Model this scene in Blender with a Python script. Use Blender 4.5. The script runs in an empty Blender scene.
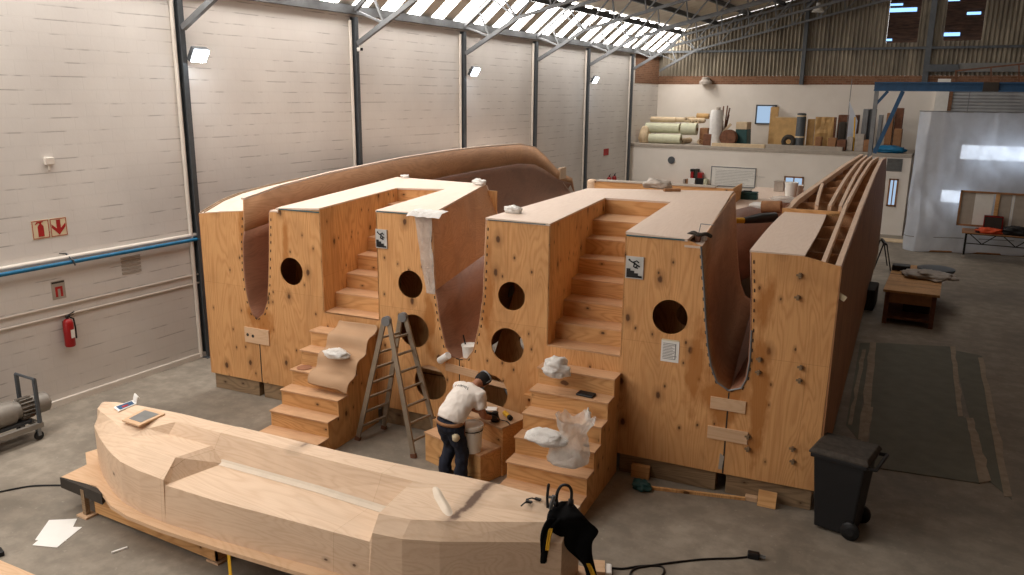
import bpy, bmesh, math, random
from mathutils import Vector, Matrix, Euler, noise
from mathutils.geometry import tessellate_polygon

random.seed(7)
SC = bpy.context.scene
COL = SC.collection
pi = math.pi

# ---------------------------------------------------------------- camera geometry (survey of the place)
FPX, PITCH, ROLL, YAW, CAMH = 796.3, math.radians(13.65), math.radians(0.6), math.radians(28.9), 5.4
CAM = Vector((0, 0, CAMH))
WX = -13.32                                   # inside face of the long block wall
PHI = math.radians(4.4)                       # the moulds stand at a slight angle to the wall
MO = Vector((-11.72, 9.60, 0))
MU = Vector((math.cos(PHI), math.sin(PHI), 0))
MW = Vector((-math.sin(PHI), math.cos(PHI), 0))


def ray(px, py):
    x = (px - 512) / FPX; y = -(py - 287.5) / FPX
    c, s = math.cos(ROLL), math.sin(ROLL)
    dx, dy = c * x - s * y, s * x + c * y
    cp, sp = math.cos(PITCH), math.sin(PITCH)
    v = (dx, cp + dy * sp, -sp + dy * cp)
    c, s = math.cos(YAW), math.sin(YAW)
    return Vector((c * v[0] - s * v[1], s * v[0] + c * v[1], v[2]))


def onz(px, py, z=0.0):
    r = ray(px, py)
    return CAM + r * ((z - CAMH) / r.z)


def onplane(px, py, p0, n):
    r = ray(px, py); n = Vector(n)
    return CAM + r * ((Vector(p0) - CAM).dot(n) / r.dot(n))


def onY(px, py, Y): return onplane(px, py, (0, Y, 0), (0, 1, 0))
def onwall(px, py, off=0.0): return onplane(px, py, (WX + off, 0, 0), (1, 0, 0))
def m2w(u, w, z): return MO + MU * u + MW * w + Vector((0, 0, z))
def w2m(p):
    d = Vector(p) - MO
    return Vector((d.dot(MU), d.dot(MW), p[2]))
def mz(px, py, z): return w2m(onz(px, py, z))
def mface(px, py, w=0.0): return w2m(onplane(px, py, MO + MW * w, MW))


# ---------------------------------------------------------------- mesh builder
class MB:
    def __init__(s): s.v = []; s.f = []; s.m = []; s.mi = 0
    def _add(s, vs, fs):
        o = len(s.v); s.v += [tuple(p) for p in vs]
        for f in fs: s.f.append(tuple(i + o for i in f)); s.m.append(s.mi)
        return s
    def box(s, x0, y0, z0, x1, y1, z1):
        vs = [(x, y, z) for z in (z0, z1) for y in (y0, y1) for x in (x0, x1)]
        return s._add(vs, [(0, 2, 3, 1), (4, 5, 7, 6), (0, 1, 5, 4), (2, 6, 7, 3), (0, 4, 6, 2), (1, 3, 7, 5)])
    def obox(s, c, size, rot=None):
        h = [d / 2 for d in size]; R = rot if rot else Matrix.Identity(3); c = Vector(c)
        vs = [c + R @ Vector((x * h[0], y * h[1], z * h[2])) for z in (-1, 1) for y in (-1, 1) for x in (-1, 1)]
        return s._add(vs, [(0, 2, 3, 1), (4, 5, 7, 6), (0, 1, 5, 4), (2, 6, 7, 3), (0, 4, 6, 2), (1, 3, 7, 5)])
    def bar(s, a, b, w, h=None, up=(0, 0, 1)):
        a = Vector(a); b = Vector(b); h = h or w; d = (b - a); L = d.length; d.normalize()
        up = Vector(up)
        if abs(d.dot(up)) > .98: up = Vector((1, 0, 0)) if abs(d.x) < .9 else Vector((0, 1, 0))
        x = d.cross(up).normalized(); y = x.cross(d)
        R = Matrix((x, d, y)).transposed()
        return s.obox((a + b) / 2, (w, L, h), R)
    def prism(s, poly, fn, d0, d1, holes=()):
        """poly: 2-D outline, fn(a, b, d) -> point; extruded from d0 to d1"""
        loops = [list(poly)] + [list(h) for h in holes]
        flat = [p for l in loops for p in l]; n = len(flat)
        tris = tessellate_polygon([[Vector((p[0], p[1], 0)) for p in l] for l in loops])
        vs = [fn(p[0], p[1], d0) for p in flat] + [fn(p[0], p[1], d1) for p in flat]
        fs = [tuple(t) for t in tris] + [tuple(i + n for i in reversed(t)) for t in tris]
        k = 0
        for l in loops:
            m = len(l)
            for i in range(m):
                a, b = k + i, k + (i + 1) % m
                fs.append((a, b, b + n, a + n))
            k += m
        return s._add(vs, fs)
    def loft(s, secs, closed=False, caps=False):
        n = len(secs[0]); vs = [p for sec in secs for p in sec]; fs = []
        for i in range(len(secs) - 1):
            for j in range(n if closed else n - 1):
                a = i * n + j; b = i * n + (j + 1) % n
                fs.append((a, b, b + n, a + n))
        if caps:
            fs.append(tuple(reversed(range(n)))); fs.append(tuple((len(secs) - 1) * n + j for j in range(n)))
        return s._add(vs, fs)
    def tube(s, pts, r, n=8, closed=False, caps=True):
        pts = [Vector(p) for p in pts]; secs = []; N = len(pts)
        rr = r if isinstance(r, (list, tuple)) else [r] * N
        prev = None
        for i, p in enumerate(pts):
            if closed: t = pts[(i + 1) % N] - pts[i - 1]
            else: t = pts[min(i + 1, N - 1)] - pts[max(i - 1, 0)]
            t.normalize()
            if prev is None:
                a = Vector((0, 0, 1)) if abs(t.z) < .9 else Vector((1, 0, 0))
                x = t.cross(a).normalized()
            else:
                x = (prev - t * prev.dot(t)).normalized()
            prev = x; y = t.cross(x)
            secs.append([p + x * (rr[i] * math.cos(2 * pi * k / n)) + y * (rr[i] * math.sin(2 * pi * k / n)) for k in range(n)])
        if closed: secs.append(secs[0])
        return s.loft(secs, closed=True, caps=caps and not closed)
    def lathe(s, prof, c=(0, 0, 0), n=16, rot=None, caps=True):
        R = rot if rot else Matrix.Identity(3); c = Vector(c)
        secs = [[c + R @ Vector((r * math.cos(2 * pi * k / n), r * math.sin(2 * pi * k / n), z)) for k in range(n)] for r, z in prof]
        return s.loft(secs, closed=True, caps=caps)
    def grid(s, fn, nu, nv):
        return s.loft([[fn(i / nu, j / nv) for j in range(nv + 1)] for i in range(nu + 1)])
    def build(s, name, mat, parent=None, smooth=False, bevel=0, solid=0, sub=0, loc=None, tri=False):
        me = bpy.data.meshes.new(name)
        me.from_pydata(s.v, [], s.f)
        mats = mat if isinstance(mat, (list, tuple)) else [mat]
        for m in mats: me.materials.append(m)
        if len(mats) > 1:
            for p, i in zip(me.polygons, s.m): p.material_index = min(i, len(mats) - 1)
        bm = bmesh.new(); bm.from_mesh(me)
        bmesh.ops.remove_doubles(bm, verts=bm.verts, dist=1e-5)
        if not solid: bmesh.ops.recalc_face_normals(bm, faces=bm.faces)
        bm.to_mesh(me); bm.free()
        if smooth:
            for p in me.polygons: p.use_smooth = True
        o = bpy.data.objects.new(name, me); COL.objects.link(o)
        if parent: o.parent = parent
        if loc: o.location = loc
        if solid:
            md = o.modifiers.new('solid', 'SOLIDIFY'); md.thickness = solid; md.offset = 0
        if bevel:
            md = o.modifiers.new('bevel', 'BEVEL'); md.width = bevel; md.segments = 2; md.limit_method = 'ANGLE'
        if sub:
            md = o.modifiers.new('sub', 'SUBSURF'); md.levels = sub; md.render_levels = sub
        if smooth and not sub:
            try:
                me.set_sharp_from_angle(angle=math.radians(40))
            except Exception: pass
        return o


def thing(name, label, cat, loc=(0, 0, 0), rotz=0.0, group=None):
    o = bpy.data.objects.new(name, None); COL.objects.link(o)
    o.empty_display_size = .2
    o.location = loc; o.rotation_euler = (0, 0, rotz)
    o['label'] = label; o['category'] = cat
    if group: o['group'] = group
    return o


def tag(o, label, cat, group=None, kind=None):
    o['label'] = label; o['category'] = cat
    if group: o['group'] = group
    if kind: o['kind'] = kind
    return o


def struct(o): o['kind'] = 'structure'; return o


def dup(root, loc, rotz=None, label=None):
    r = root.copy(); COL.objects.link(r); r.location = loc
    if rotz is not None: r.rotation_euler = (0, 0, rotz)
    if label: r['label'] = label
    for ch in root.children:
        c = ch.copy(); COL.objects.link(c); c.parent = r
        for g in ch.children:
            d = g.copy(); COL.objects.link(d); d.parent = c
    return r


def rz(a): return Matrix.Rotation(a, 3, 'Z')
def rx(a): return Matrix.Rotation(a, 3, 'X')
def ry(a): return Matrix.Rotation(a, 3, 'Y')


# ---------------------------------------------------------------- materials
def srgb(r, g, b):
    f = lambda c: (c / 255 / 12.92) if c / 255 <= .04045 else ((c / 255 + .055) / 1.055) ** 2.4
    return (f(r), f(g), f(b), 1)


class NT:
    def __init__(s, name):
        s.mat = bpy.data.materials.new(name); s.mat.use_nodes = True
        s.t = s.mat.node_tree; s.n = s.t.nodes; s.l = s.t.links
        s.b = s.n['Principled BSDF']; s.out = s.n['Material Output']
    def node(s, typ, **kw):
        nd = s.n.new(typ)
        for k, v in kw.items(): setattr(nd, k, v)
        return nd
    def set(s, nd, i, v):
        if hasattr(v, 'is_output') or isinstance(v, bpy.types.NodeSocket): s.l.new(v, nd.inputs[i])
        else: nd.inputs[i].default_value = v
    def coord(s, scale=(1, 1, 1), loc=(0, 0, 0), which='Object'):
        c = s.node('ShaderNodeTexCoord'); m = s.node('ShaderNodeMapping')
        s.l.new(c.outputs[which], m.inputs[0])
        m.inputs['Location'].default_value = loc; m.inputs['Scale'].default_value = scale
        return m.outputs[0]
    def noise(s, vec, scale=1, detail=4, rough=.55, dist=0):
        nd = s.node('ShaderNodeTexNoise'); s.l.new(vec, nd.inputs['Vector'])
        nd.inputs['Scale'].default_value = scale; nd.inputs['Detail'].default_value = detail
        nd.inputs['Roughness'].default_value = rough; nd.inputs['Distortion'].default_value = dist
        return nd.outputs[0]
    def ramp(s, fac, stops, interp='LINEAR'):
        nd = s.node('ShaderNodeValToRGB'); s.l.new(fac, nd.inputs[0]); cr = nd.color_ramp; cr.interpolation = interp
        while len(cr.elements) < len(stops): cr.elements.new(.5)
        for e, (p, c) in zip(cr.elements, stops):
            e.position = p; e.color = c if len(c) == 4 else (*c, 1)
        return nd.outputs[0]
    def mix(s, fac, a, b, mode='MIX'):
        nd = s.node('ShaderNodeMix'); nd.data_type = 'RGBA'; nd.blend_type = mode
        s.set(nd, 0, fac); s.set(nd, 6, a); s.set(nd, 7, b)
        return nd.outputs[2]
    def math(s, op, a, b=0.0, c=0.0):
        nd = s.node('ShaderNodeMath'); nd.operation = op
        s.set(nd, 0, a); s.set(nd, 1, b); s.set(nd, 2, c)
        return nd.outputs[0]
    def sep(s, vec):
        nd = s.node('ShaderNodeSeparateXYZ'); s.l.new(vec, nd.inputs[0]); return nd.outputs
    def comb(s, x, y, z):
        nd = s.node('ShaderNodeCombineXYZ'); s.set(nd, 0, x); s.set(nd, 1, y); s.set(nd, 2, z); return nd.outputs[0]
    def bump(s, h, strength=.2, dist=.01):
        nd = s.node('ShaderNodeBump'); nd.inputs['Strength'].default_value = strength
        nd.inputs['Distance'].default_value = dist; s.l.new(h, nd.inputs['Height'])
        s.l.new(nd.outputs[0], s.b.inputs['Normal'])
    def fin(s, col=None, rough=.6, metal=0, spec=.4):
        if col is not None: s.set(s.b, 'Base Color', col)
        s.set(s.b, 'Roughness', rough); s.set(s.b, 'Metallic', metal)
        s.b.inputs['Specular IOR Level'].default_value = spec
        return s.mat


BW = (0, 0, 0, 1), (1, 1, 1, 1)


def plain(name, rgb, rough=.6, metal=0, var=.12, scale=6, spec=.4):
    t = NT(name); c = srgb(*rgb)
    n = t.noise(t.coord(), scale, 4)
    lo = tuple(x * (1 - var) for x in c[:3]) + (1,); hi = tuple(min(1, x * (1 + var)) for x in c[:3]) + (1,)
    return t.fin(t.ramp(n, [(.3, lo), (.7, hi)]), rough, metal, spec)


def wood(name, light, dark, grain=(14, 14, .9), knots=.0, knotcol=(70, 40, 24), sheet=None, mott=.25, rough=.6, stain=None, warp=.5, kscale=1.0, ring=.55, ax=None):
    """plywood: grain is the noise scale per axis, small along the grain; ax = the two axes of the sheet"""
    t = NT(name)
    lo = min(grain); al = [i for i in range(3) if grain[i] == lo][0]
    cs = [2.1, 2.1, 2.1]; cs[al] = .34
    field = t.noise(t.coord(tuple(cs)), 1.0, 2, .45, warp)
    rings = t.math('MULTIPLY_ADD', t.math('SINE', t.math('MULTIPLY', field, 150.0)), .5, .5)
    rings = t.math('POWER', rings, 2.2)
    fs = [60, 60, 60]; fs[al] = 2.5
    fibre = t.noise(t.coord(tuple(fs)), 1.0, 2, .5)
    ms = [1.1, 1.1, 1.1]; ms[al] = .5
    big = t.noise(t.coord(tuple(ms)), 1.3, 4, .6, .8)
    f = t.math('ADD', t.math('MULTIPLY', rings, ring), t.math('MULTIPLY', t.math('SUBTRACT', fibre, .42), .9))
    col = t.mix(t.ramp(f, [(.0, (0, 0, 0)), (1.0, (1, 1, 1))]), srgb(*light), srgb(*dark))
    mid = tuple((a + b) / 2 for a, b in zip(light, dark))
    col = t.mix(t.math('MULTIPLY', t.ramp(big, [(.46, (0, 0, 0)), (.70, (1, 1, 1))]), min(1, mott * 2)), col, srgb(*(x * .86 for x in mid)))
    o = t.sep(t.coord())
    if ax is None: ax = (0 if al != 0 else 1, 2) if al != 0 else (0, 2)
    if sheet:
        br = t.node('ShaderNodeTexBrick'); sx, bw, bh = sheet
        t.l.new(t.comb(o[sx[0]], o[sx[1]], 0), br.inputs['Vector'])
        br.inputs['Color1'].default_value = (.90, .89, .87, 1); br.inputs['Color2'].default_value = (1.04, 1.03, 1.02, 1)
        br.inputs['Mortar'].default_value = (.72, .66, .60, 1); br.inputs['Scale'].default_value = 1
        br.inputs['Mortar Size'].default_value = .0025; br.inputs['Brick Width'].default_value = bw
        br.inputs['Row Height'].default_value = bh
        col = t.mix(1.0, col, br.outputs[0], 'MULTIPLY')
    if knots:
        sc = [1.0, 1.0]; sc[1 if ax[1] == al else 0] = .62
        wn = t.node('ShaderNodeTexNoise'); t.l.new(t.coord(), wn.inputs['Vector']); wn.inputs['Scale'].default_value = 9
        wob = t.math('MULTIPLY', t.math('SUBTRACT', wn.outputs[0], .5), .10)
        for (ks, on_, r0) in ((2.0 * kscale, knots, .085), (4.3 * kscale, knots * .8, .075)):
            vo = t.node('ShaderNodeTexVoronoi'); vo.voronoi_dimensions = '2D'
            t.l.new(t.comb(t.math('MULTIPLY', o[ax[0]], sc[0]), t.math('MULTIPLY', o[ax[1]], sc[1]), 0), vo.inputs['Vector'])
            vo.inputs['Scale'].default_value = ks
            d = t.math('ADD', vo.outputs['Distance'], wob)
            rnd = t.sep(vo.outputs['Color'])
            on = t.math('GREATER_THAN', rnd[0], 1 - on_)
            halo = t.ramp(d, [(r0, (1, 1, 1)), (r0 * 2.6, (0, 0, 0))])
            k = t.ramp(d, [(r0 * .55, (1, 1, 1)), (r0 * .95, (0, 0, 0))])
            col = t.mix(t.math('MULTIPLY', t.math('MULTIPLY', halo, on), .5), col, srgb(*[x * .74 for x in dark]))
            col = t.mix(t.math('MULTIPLY', t.math('MULTIPLY', k, on), .85), col, srgb(*knotcol))
    if stain:
        wn = t.noise(t.coord((3, 3, 1.5)), 1.3, 4)
        tot = None
        for (su, sz, ru, rzz) in stain:
            a = t.math('DIVIDE', t.math('SUBTRACT', o[0], su), ru); b = t.math('DIVIDE', t.math('SUBTRACT', o[2], sz), rzz)
            d = t.math('SQRT', t.math('ADD', t.math('MULTIPLY', a, a), t.math('MULTIPLY', b, b)))
            d = t.math('ADD', d, t.math('MULTIPLY', t.math('SUBTRACT', wn, .5), 2.6))
            mk = t.ramp(d, [(.5, (1, 1, 1)), (1.0, (0, 0, 0))])
            tot = mk if tot is None else t.math('MAXIMUM', tot, mk)
        col = t.mix(t.math('MULTIPLY', tot, .78), col, srgb(170, 108, 50))
    t.bump(fibre, .08, .003)
    return t.fin(col, rough, 0, .3)


M = {}
M['ply'] = wood('plywood_face', (223, 171, 116), (192, 132, 78), knots=.36, ring=.40, sheet=((0, 2), 1.22, 2.05), ax=(0, 2),
                stain=[(1.27, 1.55, .40, .50), (9.42, 1.45, .50, .45), (9.80, 1.9, .16, 1.3), (8.94, 1.8, .14, .9), (5.78, 2.4, .14, .8), (4.75, 1.9, .12, .6), (1.05, 2.9, .10, .5), (1.95, 2.9, .10, .5)])
M['ply_side'] = wood('plywood_side', (222, 174, 120), (188, 136, 82), grain=(14, 14, .9), knots=.5, kscale=1.15, sheet=((1, 2), 1.22, 2.4), ax=(1, 2))
M['ply_step'] = wood('plywood_step', (216, 168, 114), (184, 132, 80), grain=(1.2, 12, 12), knots=.22, ax=(0, 2))
M['tread'] = wood('plywood_tread', (210, 168, 130), (186, 142, 104), grain=(1.2, 12, 12), ax=(0, 1), ring=.35)
M['deck'] = wood('deck_plywood', (220, 200, 184), (206, 182, 164), grain=(10, .8, 10), mott=.06, ring=.25, ax=(0, 1))
M['lining_red'] = wood('lauan_lining', (158, 112, 88), (130, 90, 70), grain=(6, 1, 6), mott=.35, rough=.4, ring=.3)
M['brown_ply'] = wood('brown_lauan', (192, 146, 108), (164, 118, 82), grain=(6, .9, 6), mott=.3, ring=.4)
M['outer'] = wood('hull_planking', (186, 134, 94), (140, 98, 66), grain=(9, 9, .5), mott=.3, sheet=((1, 2), .25, 6))
M['stringer'] = wood('pale_stringer', (214, 186, 162), (196, 164, 138), grain=(12, 1, 12), mott=.1, ring=.3)
M['lumber'] = wood('old_lumber', (150, 126, 98), (112, 92, 70), grain=(1, 14, 14), mott=.3, knots=.2, ax=(0, 2))
M['plug'] = wood('pale_plywood', (226, 200, 174), (206, 174, 144), grain=(1, 10, 10), mott=.14, knots=.10, ax=(0, 2), ring=.4, sheet=((0, 2), 2.44, 3))
M['plugbase'] = wood('base_board', (216, 182, 148), (198, 158, 120), grain=(1, 10, 10), mott=.12, ax=(0, 1), ring=.35)
M['filler'] = plain('fairing_filler', (214, 200, 182), .7, var=.06)
M['brownpaper'] = plain('kraft_paper', (182, 148, 116), .75, var=.05, scale=3)
M['paper'] = plain('white_paper', (236, 234, 230), .7, var=.02)
M['notice'] = plain('notice_grey', (190, 190, 188), .6)
M['edge'] = plain('dark_edge', (56, 50, 44), .8)
M['teal'] = plain('teal_tape', (62, 96, 100), .6)
M['black'] = plain('black_plastic', (18, 18, 20), .45)
M['blackcloth'] = plain('black_cloth', (13, 13, 14), .95, spec=.1)
M['bin'] = plain('bin_plastic', (22, 22, 24), .5)
M['dusty'] = plain('dusty_lid', (64, 58, 52), .8, var=.35, scale=14)
M['white'] = plain('white_plastic', (228, 226, 220), .4, var=.04)
M['steel'] = plain('galvanised_steel', (126, 128, 130), .45, .3)
M['truss'] = plain('truss_steel', (104, 106, 108), .5, .2)
M['dsteel'] = plain('dark_steel', (84, 88, 92), .5, .3)
M['alu'] = plain('weathered_aluminium', (150, 138, 122), .45, .4)
M['blue'] = plain('blue_paint', (40, 80, 116), .45)
M['bluepipe'] = plain('blue_pipe', (18, 104, 146), .4)
M['red'] = plain('red_enamel', (150, 24, 26), .35)
M['redsign'] = plain('red_ink', (168, 34, 34), .6)
M['signcream'] = plain('cream_sign', (222, 208, 176), .6, var=.05)
M['yellow'] = plain('yellow_plastic', (226, 176, 40), .5)
M['cream'] = plain('cream_conduit', (222, 214, 204), .55, var=.04)
M['grey'] = plain('grey_paint', (120, 120, 118), .5)
M['pump'] = plain('grey_cast_iron', (140, 134, 126), .5, .2)
M['skin'] = plain('skin', (150, 98, 70), .55, var=.05)
M['shirt'] = plain('white_cotton', (226, 218, 210), .9, var=.05)
M['denim'] = plain('dark_denim', (30, 34, 48), .9, var=.3, scale=10)
M['hair'] = plain('dark_hair', (26, 22, 20), .9)
M['foamgreen'] = plain('pale_green_roll', (196, 196, 170), .8, var=.08)
M['rollcream'] = plain('cream_roll', (206, 184, 152), .8, var=.1)
M['gold'] = plain('gold_packing', (190, 152, 98), .6, var=.2, scale=3)
M['cardboard'] = plain('brown_cardboard', (150, 108, 74), .8, var=.2)
M['rust'] = plain('rusty_sheet', (112, 74, 54), .8, var=.3)
M['mat'] = plain('green_grey_mat', (112, 112, 102), .85, var=.12, scale=3)
M['matedge'] = plain('pale_mat_edge', (160, 146, 128), .85, var=.2)
M['teal_box'] = plain('teal_toolbox', (34, 74, 74), .5)
M['orange'] = plain('orange_plastic', (206, 78, 38), .5)
M['sisal'] = plain('dusty_plastic', (170, 160, 150), .5, var=.2)
M['greyboard'] = plain('grey_board', (168, 158, 146), .8, var=.08)


def emit(name, rgb, s):
    t = NT(name); e = t.node('ShaderNodeEmission'); e.inputs[0].default_value = srgb(*rgb); e.inputs[1].default_value = s
    t.l.new(e.outputs[0], t.out.inputs[0]); return t.mat


def plastic(name, rgb, alpha, rough=.35, trans=.5, nscale=2.0):
    """thin milky plastic: part clear, part scattering on both sides"""
    t = NT(name)
    tr = t.node('ShaderNodeBsdfTransparent'); df = t.node('ShaderNodeBsdfDiffuse'); tl = t.node('ShaderNodeBsdfTranslucent')
    gl = t.node('ShaderNodeBsdfGlossy'); gl.inputs['Roughness'].default_value = rough
    for n in (df, tl): n.inputs[0].default_value = srgb(*rgb)
    m1 = t.node('ShaderNodeMixShader'); m1.inputs[0].default_value = trans
    t.l.new(df.outputs[0], m1.inputs[1]); t.l.new(tl.outputs[0], m1.inputs[2])
    m3 = t.node('ShaderNodeMixShader'); m3.inputs[0].default_value = .10
    t.l.new(m1.outputs[0], m3.inputs[1]); t.l.new(gl.outputs[0], m3.inputs[2])
    m2 = t.node('ShaderNodeMixShader')
    nz = t.noise(t.coord(), nscale, 4)
    bn = t.node('ShaderNodeBump'); bn.inputs['Strength'].default_value = .9; bn.inputs['Distance'].default_value = .04
    t.l.new(t.noise(t.coord(), nscale * 2.2, 5, .6, 1.5), bn.inputs['Height'])
    if nscale > 4:
        for n in (df, tl, gl): t.l.new(bn.outputs[0], n.inputs['Normal'])
    t.l.new(t.math('ADD', t.math('MULTIPLY', t.math('SUBTRACT', nz, .5), .35), alpha), m2.inputs[0])
    t.l.new(tr.outputs[0], m2.inputs[1]); t.l.new(m3.outputs[0], m2.inputs[2])
    t.l.new(m2.outputs[0], t.out.inputs[0]); return t.mat


M['film'] = plastic('plastic_film', (230, 236, 246), .84, trans=.6)
M['bag'] = plastic('clear_bag', (244, 240, 234), .45, rough=.2, trans=.3, nscale=9)
M['bagw'] = plastic('white_bag', (252, 250, 246), .88, rough=.2, trans=.12, nscale=9)
M['lamp'] = emit('floodlight_glow', (240, 248, 255), 60)
M['sky'] = emit('skylight_sheet', (255, 249, 242), 15)
M['roof_fill'] = emit('unseen_roof_light', (255, 248, 240), 5.2)
M['gap'] = emit('daylight_gap', (140, 190, 255), 1.6)
M['winlit'] = emit('lit_window', (170, 196, 224), .7)
M['tube'] = emit('tube_light', (228, 240, 255), 2.4)

# painted block wall
t = NT('painted_block'); o = t.sep(t.coord())
br = t.node('ShaderNodeTexBrick'); t.l.new(t.comb(o[1], o[2], 0), br.inputs['Vector'])
br.inputs['Scale'].default_value = 1; br.inputs['Brick Width'].default_value = .45; br.inputs['Row Height'].default_value = .225
br.inputs['Mortar Size'].default_value = .012; br.inputs['Mortar Smooth'].default_value = .6
br.inputs['Color1'].default_value = (0, 0, 0, 1); br.inputs['Color2'].default_value = (0, 0, 0, 1); br.inputs['Mortar'].default_value = (1, 1, 1, 1)
rowfade = t.ramp(t.noise(t.coord((1, 1.7, 3.2)), 1.0, 3, .6), [(.50, (.06, .06, .06)), (.60, (1, 1, 1))])
# only bed joints: compare height in course
fr = t.math('FRACT', t.math('DIVIDE', t.math('ADD', o[2], t.math('MULTIPLY', t.noise(t.coord((0, 1, 0)), .8, 2), .03)), .225))
bed = t.ramp(fr, [(.0, (1, 1, 1)), (.06, (0, 0, 0)), (.95, (0, 0, 0)), (1.0, (1, 1, 1))])
base = t.mix(t.ramp(t.noise(t.coord(), .55, 4), [(.3, (0, 0, 0)), (.75, (1, 1, 1))]), srgb(212, 207, 202), srgb(229, 225, 220))
grime = t.ramp(t.math('ADD', o[2], t.math('MULTIPLY', t.noise(t.coord((1, .5, .5)), 1.2, 3), 1.4)), [(.0, (1, 1, 1)), (1.0, (0, 0, 0))])
grime2 = t.math('MULTIPLY', t.math('SUBTRACT', 1.0, t.math('MINIMUM', 1.0, t.math('DIVIDE', o[2], 2.6))), t.noise(t.coord((1, .4, .8)), 1.5, 4))
base = t.mix(t.math('MULTIPLY', grime2, .3), base, srgb(168, 156, 144))
base = t.mix(t.math('MULTIPLY', t.math('MULTIPLY', bed, rowfade), .65), base, srgb(104, 94, 88))
base = t.mix(t.math('MULTIPLY', br.outputs[0], .035), base, srgb(120, 108, 100))
t.bump(t.math('SUBTRACT', t.noise(t.coord(), 14, 3), t.math('MULTIPLY', br.outputs[0], .25)), .2, .01)
M['block'] = t.fin(base, .75, 0, .25)

t = NT('white_plaster'); n = t.noise(t.coord(), .8, 4)
M['plaster'] = t.fin(t.ramp(n, [(.3, srgb(222, 214, 204)), (.75, srgb(234, 227, 218))]), .8, 0, .2)

t = NT('concrete_floor')
n1 = t.noise(t.coord(), .35, 5, .6, .6); n2 = t.noise(t.coord(), 3.0, 5, .65); n3 = t.noise(t.coord((1, 1, 1)), 14, 3)
c = t.mix(t.ramp(n1, [(.35, (0, 0, 0)), (.7, (1, 1, 1))]), srgb(122, 113, 101), srgb(168, 158, 144))
c = t.mix(t.math('MULTIPLY', t.ramp(n2, [(.42, (1, 1, 1)), (.62, (0, 0, 0))]), .35), c, srgb(92, 86, 78))
c = t.mix(t.math('MULTIPLY', t.ramp(n3, [(.62, (0, 0, 0)), (.75, (1, 1, 1))]), .25), c, srgb(190, 184, 172))
t.bump(n2, .15, .01)
M['floor'] = t.fin(c, t.ramp(n1, [(.3, (.55, .55, .55)), (.7, (.8, .8, .8))]), 0, .3)

t = NT('old_brick'); o = t.sep(t.coord()); br = t.node('ShaderNodeTexBrick'); t.l.new(t.comb(t.math('ADD', o[0], o[1]), o[2], 0), br.inputs['Vector'])
br.inputs['Scale'].default_value = 1; br.inputs['Brick Width'].default_value = .23; br.inputs['Row Height'].default_value = .085; br.inputs['Mortar Size'].default_value = .008
br.inputs['Color1'].default_value = srgb(138, 98, 74); br.inputs['Color2'].default_value = srgb(116, 80, 60); br.inputs['Mortar'].default_value = srgb(140, 118, 98)
M['brick'] = t.fin(br.outputs[0], .85, 0, .2)

t = NT('old_cladding'); n = t.noise(t.coord((1.2, 1.2, .25)), 2.0, 4, .6, .5)
M['clad'] = t.fin(t.ramp(n, [(.3, srgb(104, 97, 86)), (.55, srgb(136, 127, 112)), (.75, srgb(156, 147, 130))]), .75, 0, .2)
t = NT('rusty_louvre'); n = t.noise(t.coord((1, 1, 6)), 3, 4)
M['louvre'] = t.fin(t.ramp(n, [(.3, srgb(46, 34, 30)), (.7, srgb(92, 68, 56))]), .8)
t = NT('roof_sheet'); n = t.noise(t.coord((.6, .6, 1)), 1.5, 4)
M['roof'] = t.fin(t.ramp(n, [(.3, srgb(208, 198, 182)), (.7, srgb(224, 216, 202))]), .7, 0, .2)
t = NT('shutter_steel'); o = t.sep(t.coord())
M['shutter'] = t.fin(t.ramp(t.noise(t.coord(), 1.5, 3), [(.3, srgb(146, 148, 150)), (.7, srgb(168, 170, 172))]), .5, .2)
# ================================================================ THE HALL
YF, YB, XR = -7.0, 38.8, 12.3
RK, RZ, RS = -12.1, 8.45, .235                # knuckle of the roof and pitch beyond it
RIDGE = -.5


def zroof(x):
    if x < RK: return 7.45 + (x - WX) / (RK - WX) * (RZ - 7.45)
    if x <= RIDGE: return RZ + RS * (x - RK)
    return RZ + RS * (RIDGE - RK) - RS * (x - RIDGE)


struct(MB().box(WX - .2, YF - 3, -.2, XR + .2, YB + .2, 0).build('floor', M['floor']))
struct(MB().box(WX - .2, YF, 0, WX, YB, 7.45).build('wall_left', M['block']))
struct(MB().box(WX, YF, 0, WX + .07, YB, .10).build('baseboard_left', M['plaster']))
struct(MB().box(XR, YF, 0, XR + .2, YB, zroof(XR)).build('wall_right', M['brick']))
fw = MB()                                      # front gable behind the camera; its opening is added to let daylight in
gable = [(WX, 0), (-12.0, 0), (-12.0, 5.2), (-6.5, 5.2), (-6.5, 0), (XR, 0), (XR, zroof(XR)), (RIDGE, zroof(RIDGE)), (RK, RZ), (WX, 7.45)]
fw.prism(gable, lambda a, b, d: (a, d, b), YF - .2, YF)
struct(fw.build('wall_front', M['brick']))

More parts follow.
